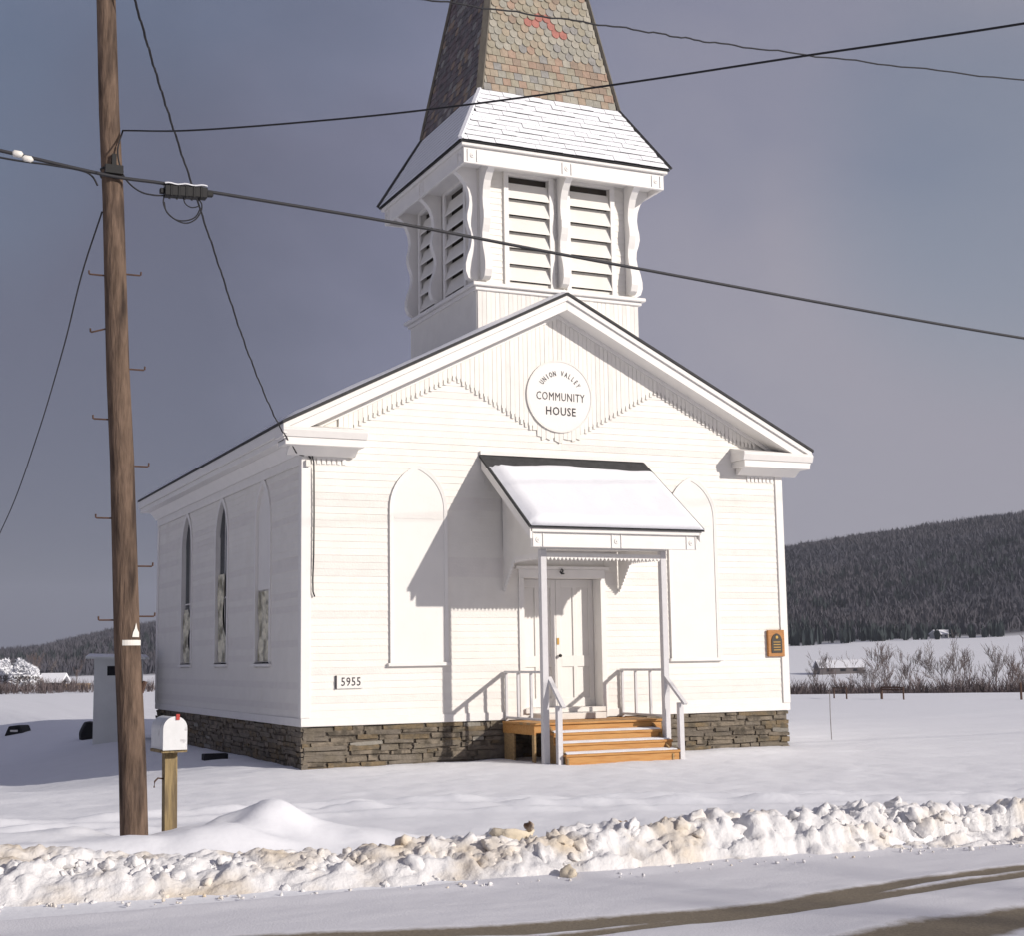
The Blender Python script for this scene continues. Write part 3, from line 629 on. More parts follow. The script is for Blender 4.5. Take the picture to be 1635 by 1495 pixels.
# railings
for sgn, px, nx_, ny_ in ((-1, PSX[0], 3.83, -1.83), (1, PSX[1], 6.10, -1.93)):
    rl = empty('railing', (0,0,0), porch)
    bev(MB().box(px-.04, px+.04, PY+.057, -.05, 1.49, 1.53).build('top_rail', 'rail_paint', rl), .004)
    bev(MB().box(px-.025, px+.025, PY+.057, -.05, .70, .74).build('bottom_rail', 'rail_paint', rl), .004)
    for yy in (-.07, -.56, -1.08): bev(MB().box(px-.022, px+.022, yy-.022, yy+.022, .742 if yy < -.1 else .66, 1.488).build('baluster', 'rail_paint', rl), .003)
    bev(MB().box(nx_-.045, nx_+.045, ny_-.045, ny_+.045, -.2, .955).build('newel_post', 'rail_paint', rl), .004)
    MB().beam((px+.02*sgn*-1+.06*(sgn<0),PY+.0,1.42), (nx_+.01,ny_-.16,.93), .085, .045).build('sloping_handrail', 'rail_paint', rl)
# cable hanging down the front by the corner, and the service head
sv = empty('service_entry', (0,0,0), church)
MB().tube([(.06,-.06,5.22),(.13,-.08,5.24),(.17,-.075,5.1),(.18,-.055,4.9),(.185,-.05,4.2),(.18,-.05,3.5),(.165,-.05,3.1),(.17,-.05,2.9),(.2,-.05,2.82)], .013, 6).build('cable', 'cable', sv)
MB().tube([(-.12,-.10,5.22),(-.02,-.09,5.20),(.06,-.065,5.24),(.12,-.07,5.15)], .016, 6).build('drip_loop', 'cable', sv)
MB().box(.03, .10, -.10, -.041, 5.02, 5.13).build('insulator_bracket', 'tin_tag', sv)
# --- steeple
BC = 1.511; BH = 1.66
bel = empty('belfry', (0,0,0), church)
zl = 8.42
base = MB()
xa, xb = MX-BH, MX+BH
base.prism([(xa,roofz(xa)-.04),(MX,roofz(MX)-.04),(xb,roofz(xb)-.04),(xb,zl),(xa,zl)], 'y', BC-BH, BC+BH)
base = base.build('belfry_base', 'paint', bel)
n = 38; bw = 2*BH/n
for i in range(n):
    a, b_ = xa+i*bw+.0025, xa+(i+1)*bw-.0025
    MB().prism([(a,roofz(a)-.02),(b_,roofz(b_)-.02),(b_,zl),(a,zl)], 'y', BC-BH-.02+random.uniform(-.003,.003), BC-BH-.001).build('base_board', 'paint_old' if random.random() < .3 else 'paint', base)
    y0 = BC-BH+i*bw; MB().box(xa-.016, xa-.001, y0+.002, y0+bw-.002, roofz(xa)-.02, zl).build('base_board', 'paint', base)
bev(MB().box(MX-1.78, MX+1.78, BC-1.78, BC+1.78, zl+.001, zl+.07).build('ledge', 'paint_trim', bel), .01)
bev(MB().box(MX-1.72, MX+1.72, BC-1.72, BC+1.72, zl-.07, zl).build('ledge_moulding', 'paint_trim', bel), .01)
CH = 1.60; ZC0, ZC1 = zl+.071, 10.86
core = MB().box(MX-CH+.14, MX+CH-.14, BC-CH+.14, BC+CH-.14, ZC0, ZC1).build('chamber', 'chamber_dark', bel)  # solid core, its colour darkened to give the shade behind the louvre slats
LV = [(-.985,-.145), (.295,1.14)]      # louvre openings along each face (centre based)
LZ0, LZ1 = 8.60, 10.60
FM = {'f': lambda u, d, z: (MX+u, BC-CH-d, z), 'l': lambda u, d, z: (MX-CH-d, BC-u, z), 'r': lambda u, d, z: (MX+CH+d, BC+u, z), 'b': lambda u, d, z: (MX-u, BC+CH+d, z)}
def fbox(mb, F, u0, u1, d0, d1, z0, z1):
    a, b_ = F(u0,d0,z0), F(u1,d1,z1); return mb.box(*sorted((a[0],b_[0])), *sorted((a[1],b_[1])), z0, z1)
LVS = [(-1.0,-.16), (.27,1.13)]
for key, F in FM.items():
    lvs = [(-.995,-.155), (.275,1.14)] if key == 'f' else [(-1.03,-.14), (.14,1.03)] if key != 'l' else [(-1.27,-.45), (.06,.98)]
    if key == 'l': lvs = [(-1.25,-.47), (.08,.99)]
    wl = MB(); ed = [-CH+.002]+[q for p in lvs for q in p]+[CH-.002]
    for i in range(0, len(ed), 2): fbox(wl, F, ed[i], ed[i+1], -.12, -.02, ZC0, ZC1)
    for a, b_ in lvs: fbox(wl, F, a, b_, -.12, -.02, ZC0, LZ0); fbox(wl, F, a, b_, -.12, -.02, LZ1+.02, ZC1)
    wl = wl.build('belfry_wall', 'paint', bel)
    if key in 'fl':
        for i in range(0, len(ed), 2):
            z = ZC0+.004
            if ed[i+1]-ed[i] < .12: continue
            while z < ZC1-.1:
                w0, w1 = ed[i]+(.0), ed[i+1]-.0
                if key == 'f': link('clapboard', CX, wl, (MX+w0, BC-CH+.021, z), (w1-w0,1,1))
                else: link('clapboard', CY, wl, (MX-CH+.021, BC-w1, z), (1,w1-w0,1))
                z += EXP
    for a, b_ in lvs:
        lo = empty('louvre', (0,0,0), bel)
        mb = MB()
        for u0, u1 in ((a-.09,a), (b_,b_+.09)): fbox(mb, F, u0, u1, -.03, .035, ZC0, LZ1+.1)
        fbox(mb, F, a, b_, -.03, .03, LZ1, LZ1+.1)
        mb.build('louvre_frame', 'paint_trim', lo)
        for s in range(6):
            z0 = LZ0+.03+s*.312
            pr_ = [(.03,z0-.02),(.03,z0+.012),(-.075,z0+.302),(-.09,z0+.292)]
            v = [F(u,d,z) for u in (a+.003,b_-.003) for d, z in pr_]
            MB().add(v, [(0,1,2,3),(7,6,5,4),(0,4,5,1),(1,5,6,2),(2,6,7,3),(3,7,4,0)]).build('louvre_slat', 'paint', lo)
    # wavy brackets
    prof = [(0,8.56),(.10,8.55),(.19,8.60),(.235,8.72),(.235,8.86),(.195,9.02),(.14,9.16),(.115,9.30),(.125,9.44),(.17,9.56),(.20,9.68),(.195,9.80),(.165,9.92),(.15,10.06),(.17,10.22),(.23,10.38),(.33,10.50),(.44,10.58),(.44,10.66),(0,10.66)]
    for u in ((-1.50, .08, 1.52) if key != 'l' else (-1.50, -.22, 1.50)):
        v = [F(u+s, d, z) for s in (-.07,.07) for d, z in prof]; n = len(prof)
        MB().add(v, [tuple(range(n)), tuple(range(n,2*n))[::-1]]+[(i,n+i,n+(i+1)%n,(i+1)%n) for i in range(n)]).build('bracket', 'paint_trim', bel)
MB().box(MX-2.02, MX+2.02, BC-2.02, BC+2.02, 10.66, 10.70).build('soffit', 'paint_trim', bel)
fs = empty('eave_fascia', (0,0,0), bel)
for a0, a1, b0, b1 in ((MX-2.07,MX+2.07,BC-2.07,BC-2.01), (MX-2.07,MX+2.07,BC+2.01,BC+2.07), (MX-2.07,MX-2.01,BC-2.009,BC+2.009), (MX+2.01,MX+2.07,BC-2.009,BC+2.009)):
    bev(MB().box(a0, a1, b0, b1, 10.56, 10.86).build('fascia_board', 'paint_trim', fs))
for cx_ in (MX-1.90, MX, MX+1.90):
    medallion(cx_, BC-2.07, 10.71, fs); medallion(MX-2.07, BC-(cx_-MX), 10.71, fs, 'x')
bev(MB().box(MX-2.13, MX+2.13, BC-2.13, BC+2.13, 10.862, 10.925).build('eave_moulding', 'paint_trim', bel), .01)
# skirt roof and spire
E0, ZE, T0, ZT, TS = 2.17, 10.945, 1.477, 12.232, .1745
def frus(h0, z0, h1, z1): 
    v = [(MX+sx*h, BC+sy*h, z) for h, z in ((h0,z0),(h1,z1)) for sx, sy in ((-1,-1),(1,-1),(1,1),(-1,1))]
    return MB().add(v, [(0,3,2,1),(4,5,6,7)]+[(i,(i+1)%4,4+(i+1)%4,4+i) for i in range(4)])
spire = empty('spire', (0,0,0), church)
sk = frus(E0-.005, ZE-.018, T0-.01, ZT).build('skirt_roof', 'roof_dark', spire)
ZAP = ZT+T0/TS-.9; 
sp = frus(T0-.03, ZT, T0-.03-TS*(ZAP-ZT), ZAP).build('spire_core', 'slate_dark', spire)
MB().tube([(MX,BC,ZAP-.1),(MX,BC,ZAP+.9)], [.06,.015], 8).build('finial', 'iron', spire)
def face_frame(key, h0, z0, h1, z1):
    """origin at the eave centre, unit vectors along, up-slope, normal"""
    dirs = {'f': ((1,0),(0,-1)), 'l': ((0,-1),(-1,0)), 'r': ((0,1),(1,0)), 'b': ((-1,0),(0,1))}[key]
    u = Vector((*dirs[0],0)); nout = Vector((*dirs[1],0)); O = Vector((MX,BC,z0))+nout*h0
    s = (Vector((MX,BC,z1))+nout*h1)-O; Ls = s.length; s.normalize(); nn = u.cross(s); nn = nn if nn.dot(nout) > 0 else -nn
    return O, u, s, nn, Ls
def slate(mb, O, u, s, nn, cu, cs, w, h, shape, mi, th=.016, tilt=.014, smi=None):
    g = .004 if smi is None else .0012; hw = w/2-g
    if shape == 'rect': pts = [(-hw,0),(hw,0),(hw,h),(-hw,h)]
    else: pts = [(-hw*.45,0),(hw*.45,0),(hw*.92,h*.2),(hw,h*.42),(hw,h),(-hw,h),(-hw,h*.42),(-hw*.92,h*.2)]
    n = len(pts); v = []
    for lev in (0, 1):
        for a, b_ in pts:
            base_ = .003+tilt*(1-b_/h); v.append(O+u*(cu+a)+s*(cs+b_)+nn*(base_+(th if lev else 0)))
    k = len(mb.v); mb.add(v, [tuple(range(n,2*n))], mi if smi is None else smi); mb.f += [tuple(k+q for q in (i,(i+1)%n,n+(i+1)%n,n+i)) for i in range(n)]; mb.i += [mi]*n
SNO = ['shingle_edge', 'snow']
for key in 'flrb':
    O, u, s, nn, Ls = face_frame(key, E0, ZE, T0, ZT); nr = 11; rh = Ls/nr
    stuff = MB(); rr = random.Random(ord(key))
    for r in range(nr):
        c0 = r*rh; hwid = E0+(T0-E0)*(c0+rh*.5)/Ls-.02; w = .27; k = int(2*hwid/w)+1; off = (r*.37 % 1)*w
        for i in range(-k, k+1):
            l_, r__ = max(i*w+off-w/2, -hwid), min(i*w+off+w/2, hwid)
            if r__-l_ < .05: continue
            mb = MB() if key == 'f' else stuff
            slate(mb, O, u, s, nn, (l_+r__)/2, c0, r__-l_+.004*0, rh*1.12, 'rect', 0, th=(.004+.014*rr.random()**1.5) if key == 'f' else .003, tilt=.014 if key == 'f' else .004, smi=1)
            if key == 'f': mb.build('shingle', SNO, sk, fix=False)
    if key != 'f': tag(stuff.build('shingles', SNO, sk, fix=False), kind='stuff')
for sx, sy in ((-1,-1),(1,-1),(-1,1),(1,1)):
    MB().beam((MX+sx*(E0+.01),BC+sy*(E0+.01),ZE+.02), (MX+sx*T0,BC+sy*T0,ZT+.02), .07, .05).build('hip_cap', 'snow' if (sx,sy) == (-1,-1) else 'shingle_edge', sk)
    MB().beam((MX+sx*(T0+.0),BC+sy*(T0+.0),ZT+.02), (MX+sx*(T0-TS*(ZAP-ZT)),BC+sy*(T0-TS*(ZAP-ZT)),ZAP), .13 if sx < 0 else .09, .05).build('corner_trim', 'spire_trim', sp)
SLM = ['slate%d' % i for i in range(8)]+['slate_red', 'slate_dark']
for key in 'flrb':
    O, u, s, nn, Ls = face_frame(key, T0-.012, ZT, T0-.012-TS*(ZAP-ZT), ZAP); rh = .155; r = 0; cnt = 0
    rest = MB(); rr = random.Random(ord(key)+9)
    while (r+1)*rh < Ls-.5:
        c0 = r*rh+.02; hwid = (T0-.06)-(T0-.03)*0-(TS/math.sqrt(1+TS*TS))*(c0+rh*.6); rect = r < 6 or (17 < r < 22) or r > 34
        w = .165; off = (r % 2)*w/2; k = int(2*hwid/w)+2
        if hwid < .12: break
        for i in range(-k, k+1):
            l_, r__ = max(i*w+off-w/2, -hwid), min(i*w+off+w/2, hwid)
            if r__-l_ < .05: continue
            cu = (l_+r__)/2; mi = rr.choices(range(8), [5,5,3.4,3,4,2.2 if r < 8 else 1.2,1.0,1.6])[0]
            if r < 6 and rr.random() < .3: mi = rr.choice([7,5,6,2])
            if 5 < r < 13 and cu > .05: mi = rr.choice([3,4,4,1,6,3])
            if (r, round(cu/.165)) in ((11,-1),(11,0),(10,-1),(10,1),(9,1),(10,-2),(9,2)): mi = 8
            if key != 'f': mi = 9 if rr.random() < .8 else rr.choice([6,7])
            ind = key == 'f' and c0 < 2.75
            mb = MB() if ind else rest
            slate(mb, O, u, s, nn, cu, c0-.01, r__-l_, rh*1.35, 'rect' if rect or r__-l_ < .12 else 'scale', mi, th=.012+.006*rr.random(), tilt=.022)
            if ind:
                m_i = mi; mb.i = [0]*len(mb.i); mb.build('slate', SLM[m_i], sp, fix=False)
        r += 1
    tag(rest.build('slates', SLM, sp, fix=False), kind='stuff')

# ------------------------------------------------------------------ utility pole and lines
def gz(x, y): return float(ground_h(np.array([x]), np.array([y]))[0])
PT = .818
def pole_at(z0):      # z0: height on a pole set back at the church side; the pole itself stands nearer the road
    return CP+(Vector((-4.02-.545*z0/10.4, -7.2, z0))-CP)*PT
pole = tag(empty('utility_pole', (0,0,0)), 'tall weathered brown utility pole with step pegs beside the mailbox', 'utility pole')
hs = [-.9,0,.6,1.3,2,3,4,5,6,7,8,9,10,10.9]
MB().tube([pole_at(h)+Vector((.006*math.sin(h*2.1),0,0)) for h in hs], [PT*(.150-.0045*max(h,0)) for h in hs], 20).build('shaft', 'pole_wood', pole, smooth=True)
YP = pole_at(0).y
def px_at(px, py, y):
    d = fw+r2*(px-817.5)/CAMF-u2*(py-747.5)/CAMF; return CP+d*((y-CP.y)/d.y)
for k, (px, py, sgn, dr_) in enumerate(((205,438,1,0),(150,438,-1,0),(215,590,1,0),(152,522,-1,-.05),(225,745,1,0),(160,669,-1,0),(235,905,1,0),(170,828,-1,0),(240,985,1,0),(173,991,-1,0))):
    zc = (px_at(px, py, YP).z-CP.z)/PT+CP.z; c = pole_at(zc); r = PT*(.150-.0045*zc)
    a = c+Vector((sgn*(r-.03),0,0)); b_ = c+Vector((sgn*(r+.125),0,dr_)); MB().tube([a, b_, b_+Vector((sgn*.008,0,.004)), b_+Vector((sgn*.01,0,.035))], .0085, 6).build('step_peg', 'iron', pole)
c = pole_at(7.28); mb = MB()
for dz in (-.03,.03): mb.tube([c+Vector((.098*math.cos(a*.5236),.098*math.sin(a*.5236),dz)) for a in range(13)], .012, 6)
mb.box(c.x-.08, c.x+.08, c.y-.15, c.y-.09, c.z-.04, c.z+.04); mb.box(c.x-.02, c.x+.02, c.y-.13, c.y-.09, c.z+.04, c.z+.15); mb.build('cable_clamp', 'black', pole)
c = pole_at(1.98); 
n = 9; an = np.linspace(-2.15,-.5,n); v = [(c.x+.119*math.cos(a), c.y+.119*math.sin(a), c.z+dz) for dz in (-.024,.024) for a in an]
MB().add(v, [(i,i+1,n+i+1,n+i) for i in range(n-1)]).build('metal_tag', 'tin_tag', pole, fix=False)
a0 = -1.15; P = lambda da, dz, r=.123: (c.x+r*math.cos(a0+da), c.y+r*math.sin(a0+da), c.z+dz*.82)
MB().add([P(-.28,.06),P(.32,.06),P(.3,.11),P(.12,.15),P(.02,.215),P(-.1,.15),P(-.22,.11)], [(0,1,2,3,4,5,6)]).build('metal_tag', 'tin_tag', pole, fix=False)
MB().tube([pole_at(1.5)+Vector((.10,-.04,-.05)), pole_at(1.5)+Vector((.13,-.05,.05))], .022, 6).build('staple', 'iron', pole)
def catmull(pts, n=14):
    pts = [Vector(p) for p in pts]; P = [2*pts[0]-pts[1]]+pts+[2*pts[-1]-pts[-2]]; out = []
    for i in range(1, len(P)-2):
        for k in range(n):
            t = k/n; a, b_, c, d = P[i-1:i+3]; out.append(.5*((2*b_)+(c-a)*t+(2*a-5*b_+4*c-d)*t*t+(3*b_-a-3*c+d)*t**3))
    return out+[pts[-1]]
def wire(name, pts, rad, label, cat='cable', n=14, wob=0, m='wire', group=None, seg=6):
    q = catmull(pts, n)
    if wob: q = [p+Vector((0,0,wob*math.sin(i*.9)+wob*.6*math.sin(i*2.3))) for i, p in enumerate(q)]
    return tag(MB().tube(q, rad, seg).build(name, m, smooth=True), label, cat, group)
def X(px, py, y=YP-.13): return px_at(px, py, y)
wire('thick_cable', [X(-420,150), X(-180,200), X(0,240), X(170,279), X(258,292), X(330,305), X(640,357), X(1000,425), X(1635,540), X(2300,640), X(3000,720)], .0165, 'thick black cable running from the pole across the belfry to the right', m='cable')
wire('thin_cable', [X(-420,168), X(-180,212), X(0,251), X(80,263), X(130,272), X(147,281), X(156,296)], .009, 'thin cable just below the thick one, left of the pole')
wire('power_line', [pole_at(10.0)+Vector((0,-.1,0)), X(400,-42), X(690,0), X(1000,45), X(1200,76), X(1635,128), X(2300,200), X(3200,290)], .009, 'wavy top line crossing the spire and falling to the right edge', n=24, wob=.008)
def Xd(px, py, d): return CP+(fw+r2*(px-817.5)/CAMF-u2*(py-747.5)/CAMF)*d
wire('cross_line', [pole_at(7.77)+Vector((.10,-.08,0)), Xd(300,208,12.4), Xd(480,195,12.0), Xd(680,175,11.5), Xd(980,135,10.7), Xd(1290,88,9.9), Xd(1635,37,9.1), Xd(2300,-75,7.6)], .008, 'black line rising from the pole past the spire base to the upper right')
c = pole_at(7.77)+Vector((.10,-.08,0))
wire('drop_loop', [c, X(188,240), X(194,272), X(206,292), X(225,306), X(245,311), X(266,312)], .008, 'slack loop of thin wire from the pole to the splice case')
wire('service_drop', [pole_at(10.3)+Vector((.05,-.05,0)), Xd(215,0,13.5), Xd(250,120,14.6), Xd(285,230,15.9), Xd(345,410,18.4), Xd(395,560,21.0), Xd(440,668,23.3), (-.12,-.10,5.22)], .012, 'twisted service wire sagging from the pole top to the church corner', n=22, wob=.012)
wire('house_drop', [pole_at(6.82)+Vector((-.10,0,0)), Xd(130,440,14.2), Xd(100,560,16.5), Xd(58,700,20.5), Xd(10,830,23), Xd(-60,960,27), Xd(-130,1020,32)], .008, 'thin wire sagging from the pole down to the left edge')
# splice case hung on the thick cable
A, B = X(262,303), X(330,308); dv = (B-A).normalized(); spc = tag(empty('splice_case', A), 'black snow topped splice case hanging on the thick cable by the pole', 'splice case')
mb = MB(); L_ = (B-A).length
def bl(t, dy, dz): return dv*t+Vector((0,dy,dz))
for t0, t1, h, wdt in ((0,L_,.05,.05), (-.04,0,.025,.025), (L_,L_+.06,.025,.025)):
    v = [bl(t,sy*wdt,sz*h-.01) for t in (t0,t1) for sy, sz in ((-1,-1),(1,-1),(1,1),(-1,1))]
    mb.add(v, [(0,1,2,3),(7,6,5,4)]+[(i,4+i,4+(i+1)%4,(i+1)%4) for i in range(4)])
for t in np.linspace(.06, L_-.06, 5): mb.add([bl(t+dt,sy*.056,sz*.057-.01) for dt in (-.012,.012) for sy, sz in ((-1,-1),(1,-1),(1,1),(-1,1))], [(0,1,2,3),(7,6,5,4)]+[(i,4+i,4+(i+1)%4,(i+1)%4) for i in range(4)])
bev(mb.build('case', 'black', spc), .006)
v = [bl(t, y_, .05+(.022 if abs(y_) < .04 else 0)+.006*math.sin(t*40)) for t in np.linspace(.0, L_, 14) for y_ in (-.05,-.022,.022,.05)]
mesh('snow_cap', v, [(4*i+j,4*i+j+1,4*i+5+j,4*i+4+j) for i in range(13) for j in range(3)], 'snow', spc, smooth=True)
mb = MB(); lp = [X(*p)-A for p in ((262,312),(261,325),(268,340),(283,352),(298,356),(312,350),(321,337),(322,325),(315,315))]
mb.tube(catmull(lp, 6), .007, 5); lp = [X(*p)-A for p in ((262,322),(266,338),(280,350),(297,352),(312,346),(320,332))]; mb.tube(catmull(lp, 6), .007, 5)
lp = [X(*p)-A for p in ((292,313),(296,325),(306,331),(318,329))]; mb.tube(catmull(lp, 6), .006, 5); mb.build('spare_loops', 'wire', spc, smooth=True)
# shiny line markers
for px, py, lab in ((28,245,'left of two bright reflective markers on the thick cable'), (44,253,'right of two bright reflective markers on the thick cable')):
    p = X(px, py); mb = MB().tube([p+Vector((-.05,0,.0)), p+Vector((-.03,0,0)), p+Vector((.03,0,-.005)), p+Vector((.05,0,-.005))], [.010,.031,.031,.010], 10); tag(mb.build('line_marker', 'tin_tag', smooth=True), lab, 'marker', 'line markers')

# ------------------------------------------------------------------ mailbox
def Gp(px, py, z): 
    d = fw+r2*(px-817.5)/CAMF-u2*(py-747.5)/CAMF; return CP+d*((z-CP.z)/d.z)
MP = Gp(271, 1345, .11); mbx = tag(empty('mailbox', MP, None, .05), 'white arched mailbox with a red flag on a wooden post beside the pole', 'mailbox')
MB().add([(-.065,-.06,-.2),(.06,-.06,-.2),(.06,.06,-.2),(-.065,.06,-.2),(-.075,-.055,.90),(.05,-.055,.90),(.05,.065,.90),(-.075,.065,.90)], [(0,3,2,1),(4,5,6,7),(0,1,5,4),(1,2,6,5),(2,3,7,6),(3,0,4,7)]).build('post', 'post_wood', mbx)
hw, zb, zs_ = .115, .915, 1.12; pf_ = [(-hw,zb),(hw,zb)]+[(hw*math.cos(a), zs_+.115*math.sin(a)) for a in np.linspace(0, math.pi, 13)]
OX = -.02
bx_ = MB().prism([(p[0]+OX,p[1]) for p in pf_], 'y', -.21, .27).build('box', 'tin_white', mbx)
MB().prism([(p[0]*1.05+OX,(p[1]-1.05)*1.03+1.05) for p in pf_], 'y', -.228, -.205).build('door', 'tin_white', mbx)
MB().box(-.13+OX, .13+OX, -.2, .25, .885, .913).build('mounting_board', 'post_wood', mbx)
MB().box(-.015, .02, -.24, -.222, 1.205, 1.262).build('latch', 'red', mbx); MB().box(OX+.116, OX+.124, -.02, .03, 1.02, 1.2).build('flag', 'red', mbx)
MB().tube([(-.07,0,.62),(-.13,-.01,.63),(-.165,-.02,.60),(-.17,-.02,.54)], .009, 6).build('hook', 'iron', mbx)

mbx.scale = (.93,)*3
# ------------------------------------------------------------------ things in the yard at the left
def Gt(px, py):
    z = 0
    for _ in range(30): p = Gp(px, py, z); z = .5*z+.5*gz(p.x, p.y)
    return Vector((p.x, p.y, gz(p.x, p.y)))
p = Gt(186, 1183); dist = (p-CP).dot(fw); wv = 40*dist/CAMF
pv = tag(empty('outhouse', p, None, -.25), 'grey outhouse with a snowy roof partly hidden behind the pole', 'outhouse'); hh = 138*dist/CAMF
bev(MB().box(-.5, .55, -.5, .5, -.3, hh-.12).build('walls', 'privy', pv), .01)
MB().prism([(-.68,hh-.12),(.68,hh-.16),(.68,hh-.11),(-.68,hh-.07)], 'y', -.68, .68).build('roof', 'privy', pv)
MB().box(-.2, .4, -.512, -.49, hh-.52, hh-.30).build('vent', 'dark_inside', pv)
v = [(x_, y_, hh-.07-(x_+.68)*.0294+(.0 if abs(y_) > .67 or abs(x_) > .67 else .07)) for y_ in (-.68,-.6,0,.6,.68) for x_ in (-.68,-.6,.1,.6,.68)]
mesh('roof_snow', v, [(5*j+i,5*j+i+1,5*j+i+6,5*j+i+5) for j in range(4) for i in range(4)], 'snow', pv, smooth=True)
p = Gt(143, 1180); mb = MB().prism([(-.22,-.1),(.22,-.1),(.20,.22),(.08,.42),(-.12,.40),(-.24,.15)], 'y', -.2, .2); tag(bev(mb.build('black_lump', 'rubber', loc=p), .05, 2), 'small black lump at the foot of the grey outhouse', 'lump')
p = Gt(187, 1180); mb = MB().tube([(0,0,-.1),(0,0,.3),(-.05,0,.62)], [.13,.11,.10], 9); st = mb.build('broken_post', 'post_wood', loc=p); tag(st, 'short broken post with a snow cap peeping out behind the pole', 'post')
MB().tube([(-.05,0,.60),(-.05,0,.68),(-.05,0,.72)], [.12,.11,.04], 9).build('snow_cap', 'snow', st, smooth=True)
p = Gt(28, 1172); k = (p-CP).dot(fw)/CAMF; bu = tag(empty('buried_hood', p-Vector((0,0,.05)), None, -YAW), 'black trapezoid hood with a pale slot half buried in snow at far left', 'hood')
bev(MB().prism([(-15*k,-.3),(15*k,-.3),(15*k,.02),(9*k,15*k),(-9*k,15*k),(-15*k,.02)], 'y', -.3, .5).build('hood', 'rubber', bu), .03, 2)
MB().box(-6*k, 6*k, -.315, -.299, 6*k, 9*k).build('pale_panel', 'tin_tag', bu)
p = Gt(343, 1213); tag(bev(MB().box(-.22, .22, -.12, .12, -.1, .10).build('timber_block', 'rubber', loc=p), .01), 'dark block lying in the snow beside the stone foundation', 'block')

# ------------------------------------------------------------------ ploughed snow bank
def chunk(seed, sub):
    rr = np.random.default_rng(seed)
    import bmesh
    bm = bmesh.new(); bmesh.ops.create_icosphere(bm, subdivisions=sub, radius=1)
    v = np.array([q.co[:] for q in bm.verts]); f = np.array([[q.index for q in fc.verts] for fc in bm.faces]); bm.free()
    for _ in range(11):
        nrm = rr.normal(size=3); nrm /= np.linalg.norm(nrm); d = rr.uniform(.42, .85); s = v@nrm; v = v-np.outer(np.maximum(s-d, 0)*.92, nrm)
    u = v/np.linalg.norm(v, axis=1)[:,None]
    for k_ in range(9):
        d = rr.normal(size=3); d /= np.linalg.norm(d); fq = rr.uniform(2, 9); v = v+u*(.32/fq*np.sin(v@d*fq*1.6+rr.uniform(0, 6.28)))[:,None]
    return v*rr.uniform(.7, 1.35, 3), f
CHK = [[chunk(s+40*sub, sub) for s in range(14)] for sub in (1,2,3)]
VV, FF, k = [], [], 0; rr = np.random.default_rng(5)
def put_all(x, y, r, sink, z0=None):
    global k
    zz = ground_h(x, y)+.05*np.exp(-((y-bank_y(x))/.35)**2) if z0 is None else np.full(len(x), z0)
    for i in range(len(x)):
        v, f = CHK[0 if r[i] < .03 else 1 if r[i] < .075 else 2][rr.integers(14)]; a, b2 = rr.uniform(0, 6.28, 2); ca, sa, cb, sb = math.cos(a), math.sin(a), math.cos(b2), math.sin(b2)
        w = v*r[i]; w = np.stack([w[:,0], w[:,1]*cb-w[:,2]*sb, w[:,1]*sb+w[:,2]*cb], -1)
        w = np.stack([w[:,0]*ca-w[:,1]*sa, w[:,0]*sa+w[:,1]*ca, w[:,2]*.9], -1)+np.array([x[i], y[i], zz[i]+r[i]*(.55-sink[i])]); VV.append(w); FF.append(f+k); k += len(w)
# broken skin of the bank under the loose lumps
xs = np.arange(-9, 10.01, .028); ts = np.arange(-.72, .86, .028); Xg, Tg = np.meshgrid(xs, ts); Yg = bank_y(Xg)+Tg
bil = sum(np.abs(vnoise(Xg*f_+3*f_, Yg*f_*1.1+f_)-.5)*a_ for f_, a_ in ((2.6,.24),(6,.17),(13,.10),(26,.045)))
env = sstep(-.72,-.3,Tg)*(1-sstep(.45,.84,Tg)); Zg = ground_h(Xg, Yg)-.045+env*(.055+np.interp(Xg, [-9,-3,-1,10], [.75,.8,1,.95])*bil)
i_ = (np.arange(len(ts)-1)[:,None]*len(xs)+np.arange(len(xs)-1)[None,:]).reshape(-1); nx_ = len(xs)
VV.append(np.stack([Xg,Yg,Zg],-1).reshape(-1,3)); FF.append(np.concatenate([np.stack([i_,i_+1,i_+1+nx_],-1), np.stack([i_,i_+1+nx_,i_+nx_],-1)])); k = len(VV[0])
n = 4600; x = rr.uniform(-8.5, 9.5, n); r = np.minimum(.11, .016*(1+rr.pareto(1.7, n))); r = np.where((x < -2.8)&(r > .07), r*.65, r)
put_all(x, bank_y(x)-.0+rr.normal(0, .25, n)*(1-.9*r), r, rr.uniform(.1, .85, n))
n = 260; x = rr.uniform(-8, 9, n); put_all(x, bank_y(x)-rr.uniform(.45, .85, n), rr.uniform(.008, .026, n), np.full(n, .2), .012)
n = 420; x = rr.uniform(-60, 60, n); x = x[np.abs(x) > 9]; put_all(x, bank_y(x)+rr.normal(0, .28, len(x)), rr.uniform(.04, .14, len(x)), np.full(len(x), .3))
V = np.concatenate(VV); F = np.concatenate(FF)
m = mat('dirty_snow', (.80,.79,.79), .8, .06, 5, col2=(.62,.51,.36), mixscale=1.9, lo=.48, hi=.78, bump=.5, bscale=35, detail=9, coord='World', spec=.2)
me = bpy.data.meshes.new('snow_bank'); me.vertices.add(len(V)); me.vertices.foreach_set('co', V.ravel()); me.loops.add(F.size); me.loops.foreach_set('vertex_index', F.ravel().astype(np.int32)); me.polygons.add(len(F)); me.polygons.foreach_set('loop_start', np.arange(len(F), dtype=np.int32)*3); me.polygons.foreach_set('use_smooth', np.ones(len(F), bool)); me.materials.append(m); me.update(calc_edges=True)
tag(link('snow_bank', me), 'bank of broken ploughed snow lumps along the road edge', 'snow', kind='stuff')
mat('brown_lump', (.22,.14,.09), .9, .3, 12, col2=(.5,.45,.4), mixscale=8, lo=.5, hi=.7, bump=.5)
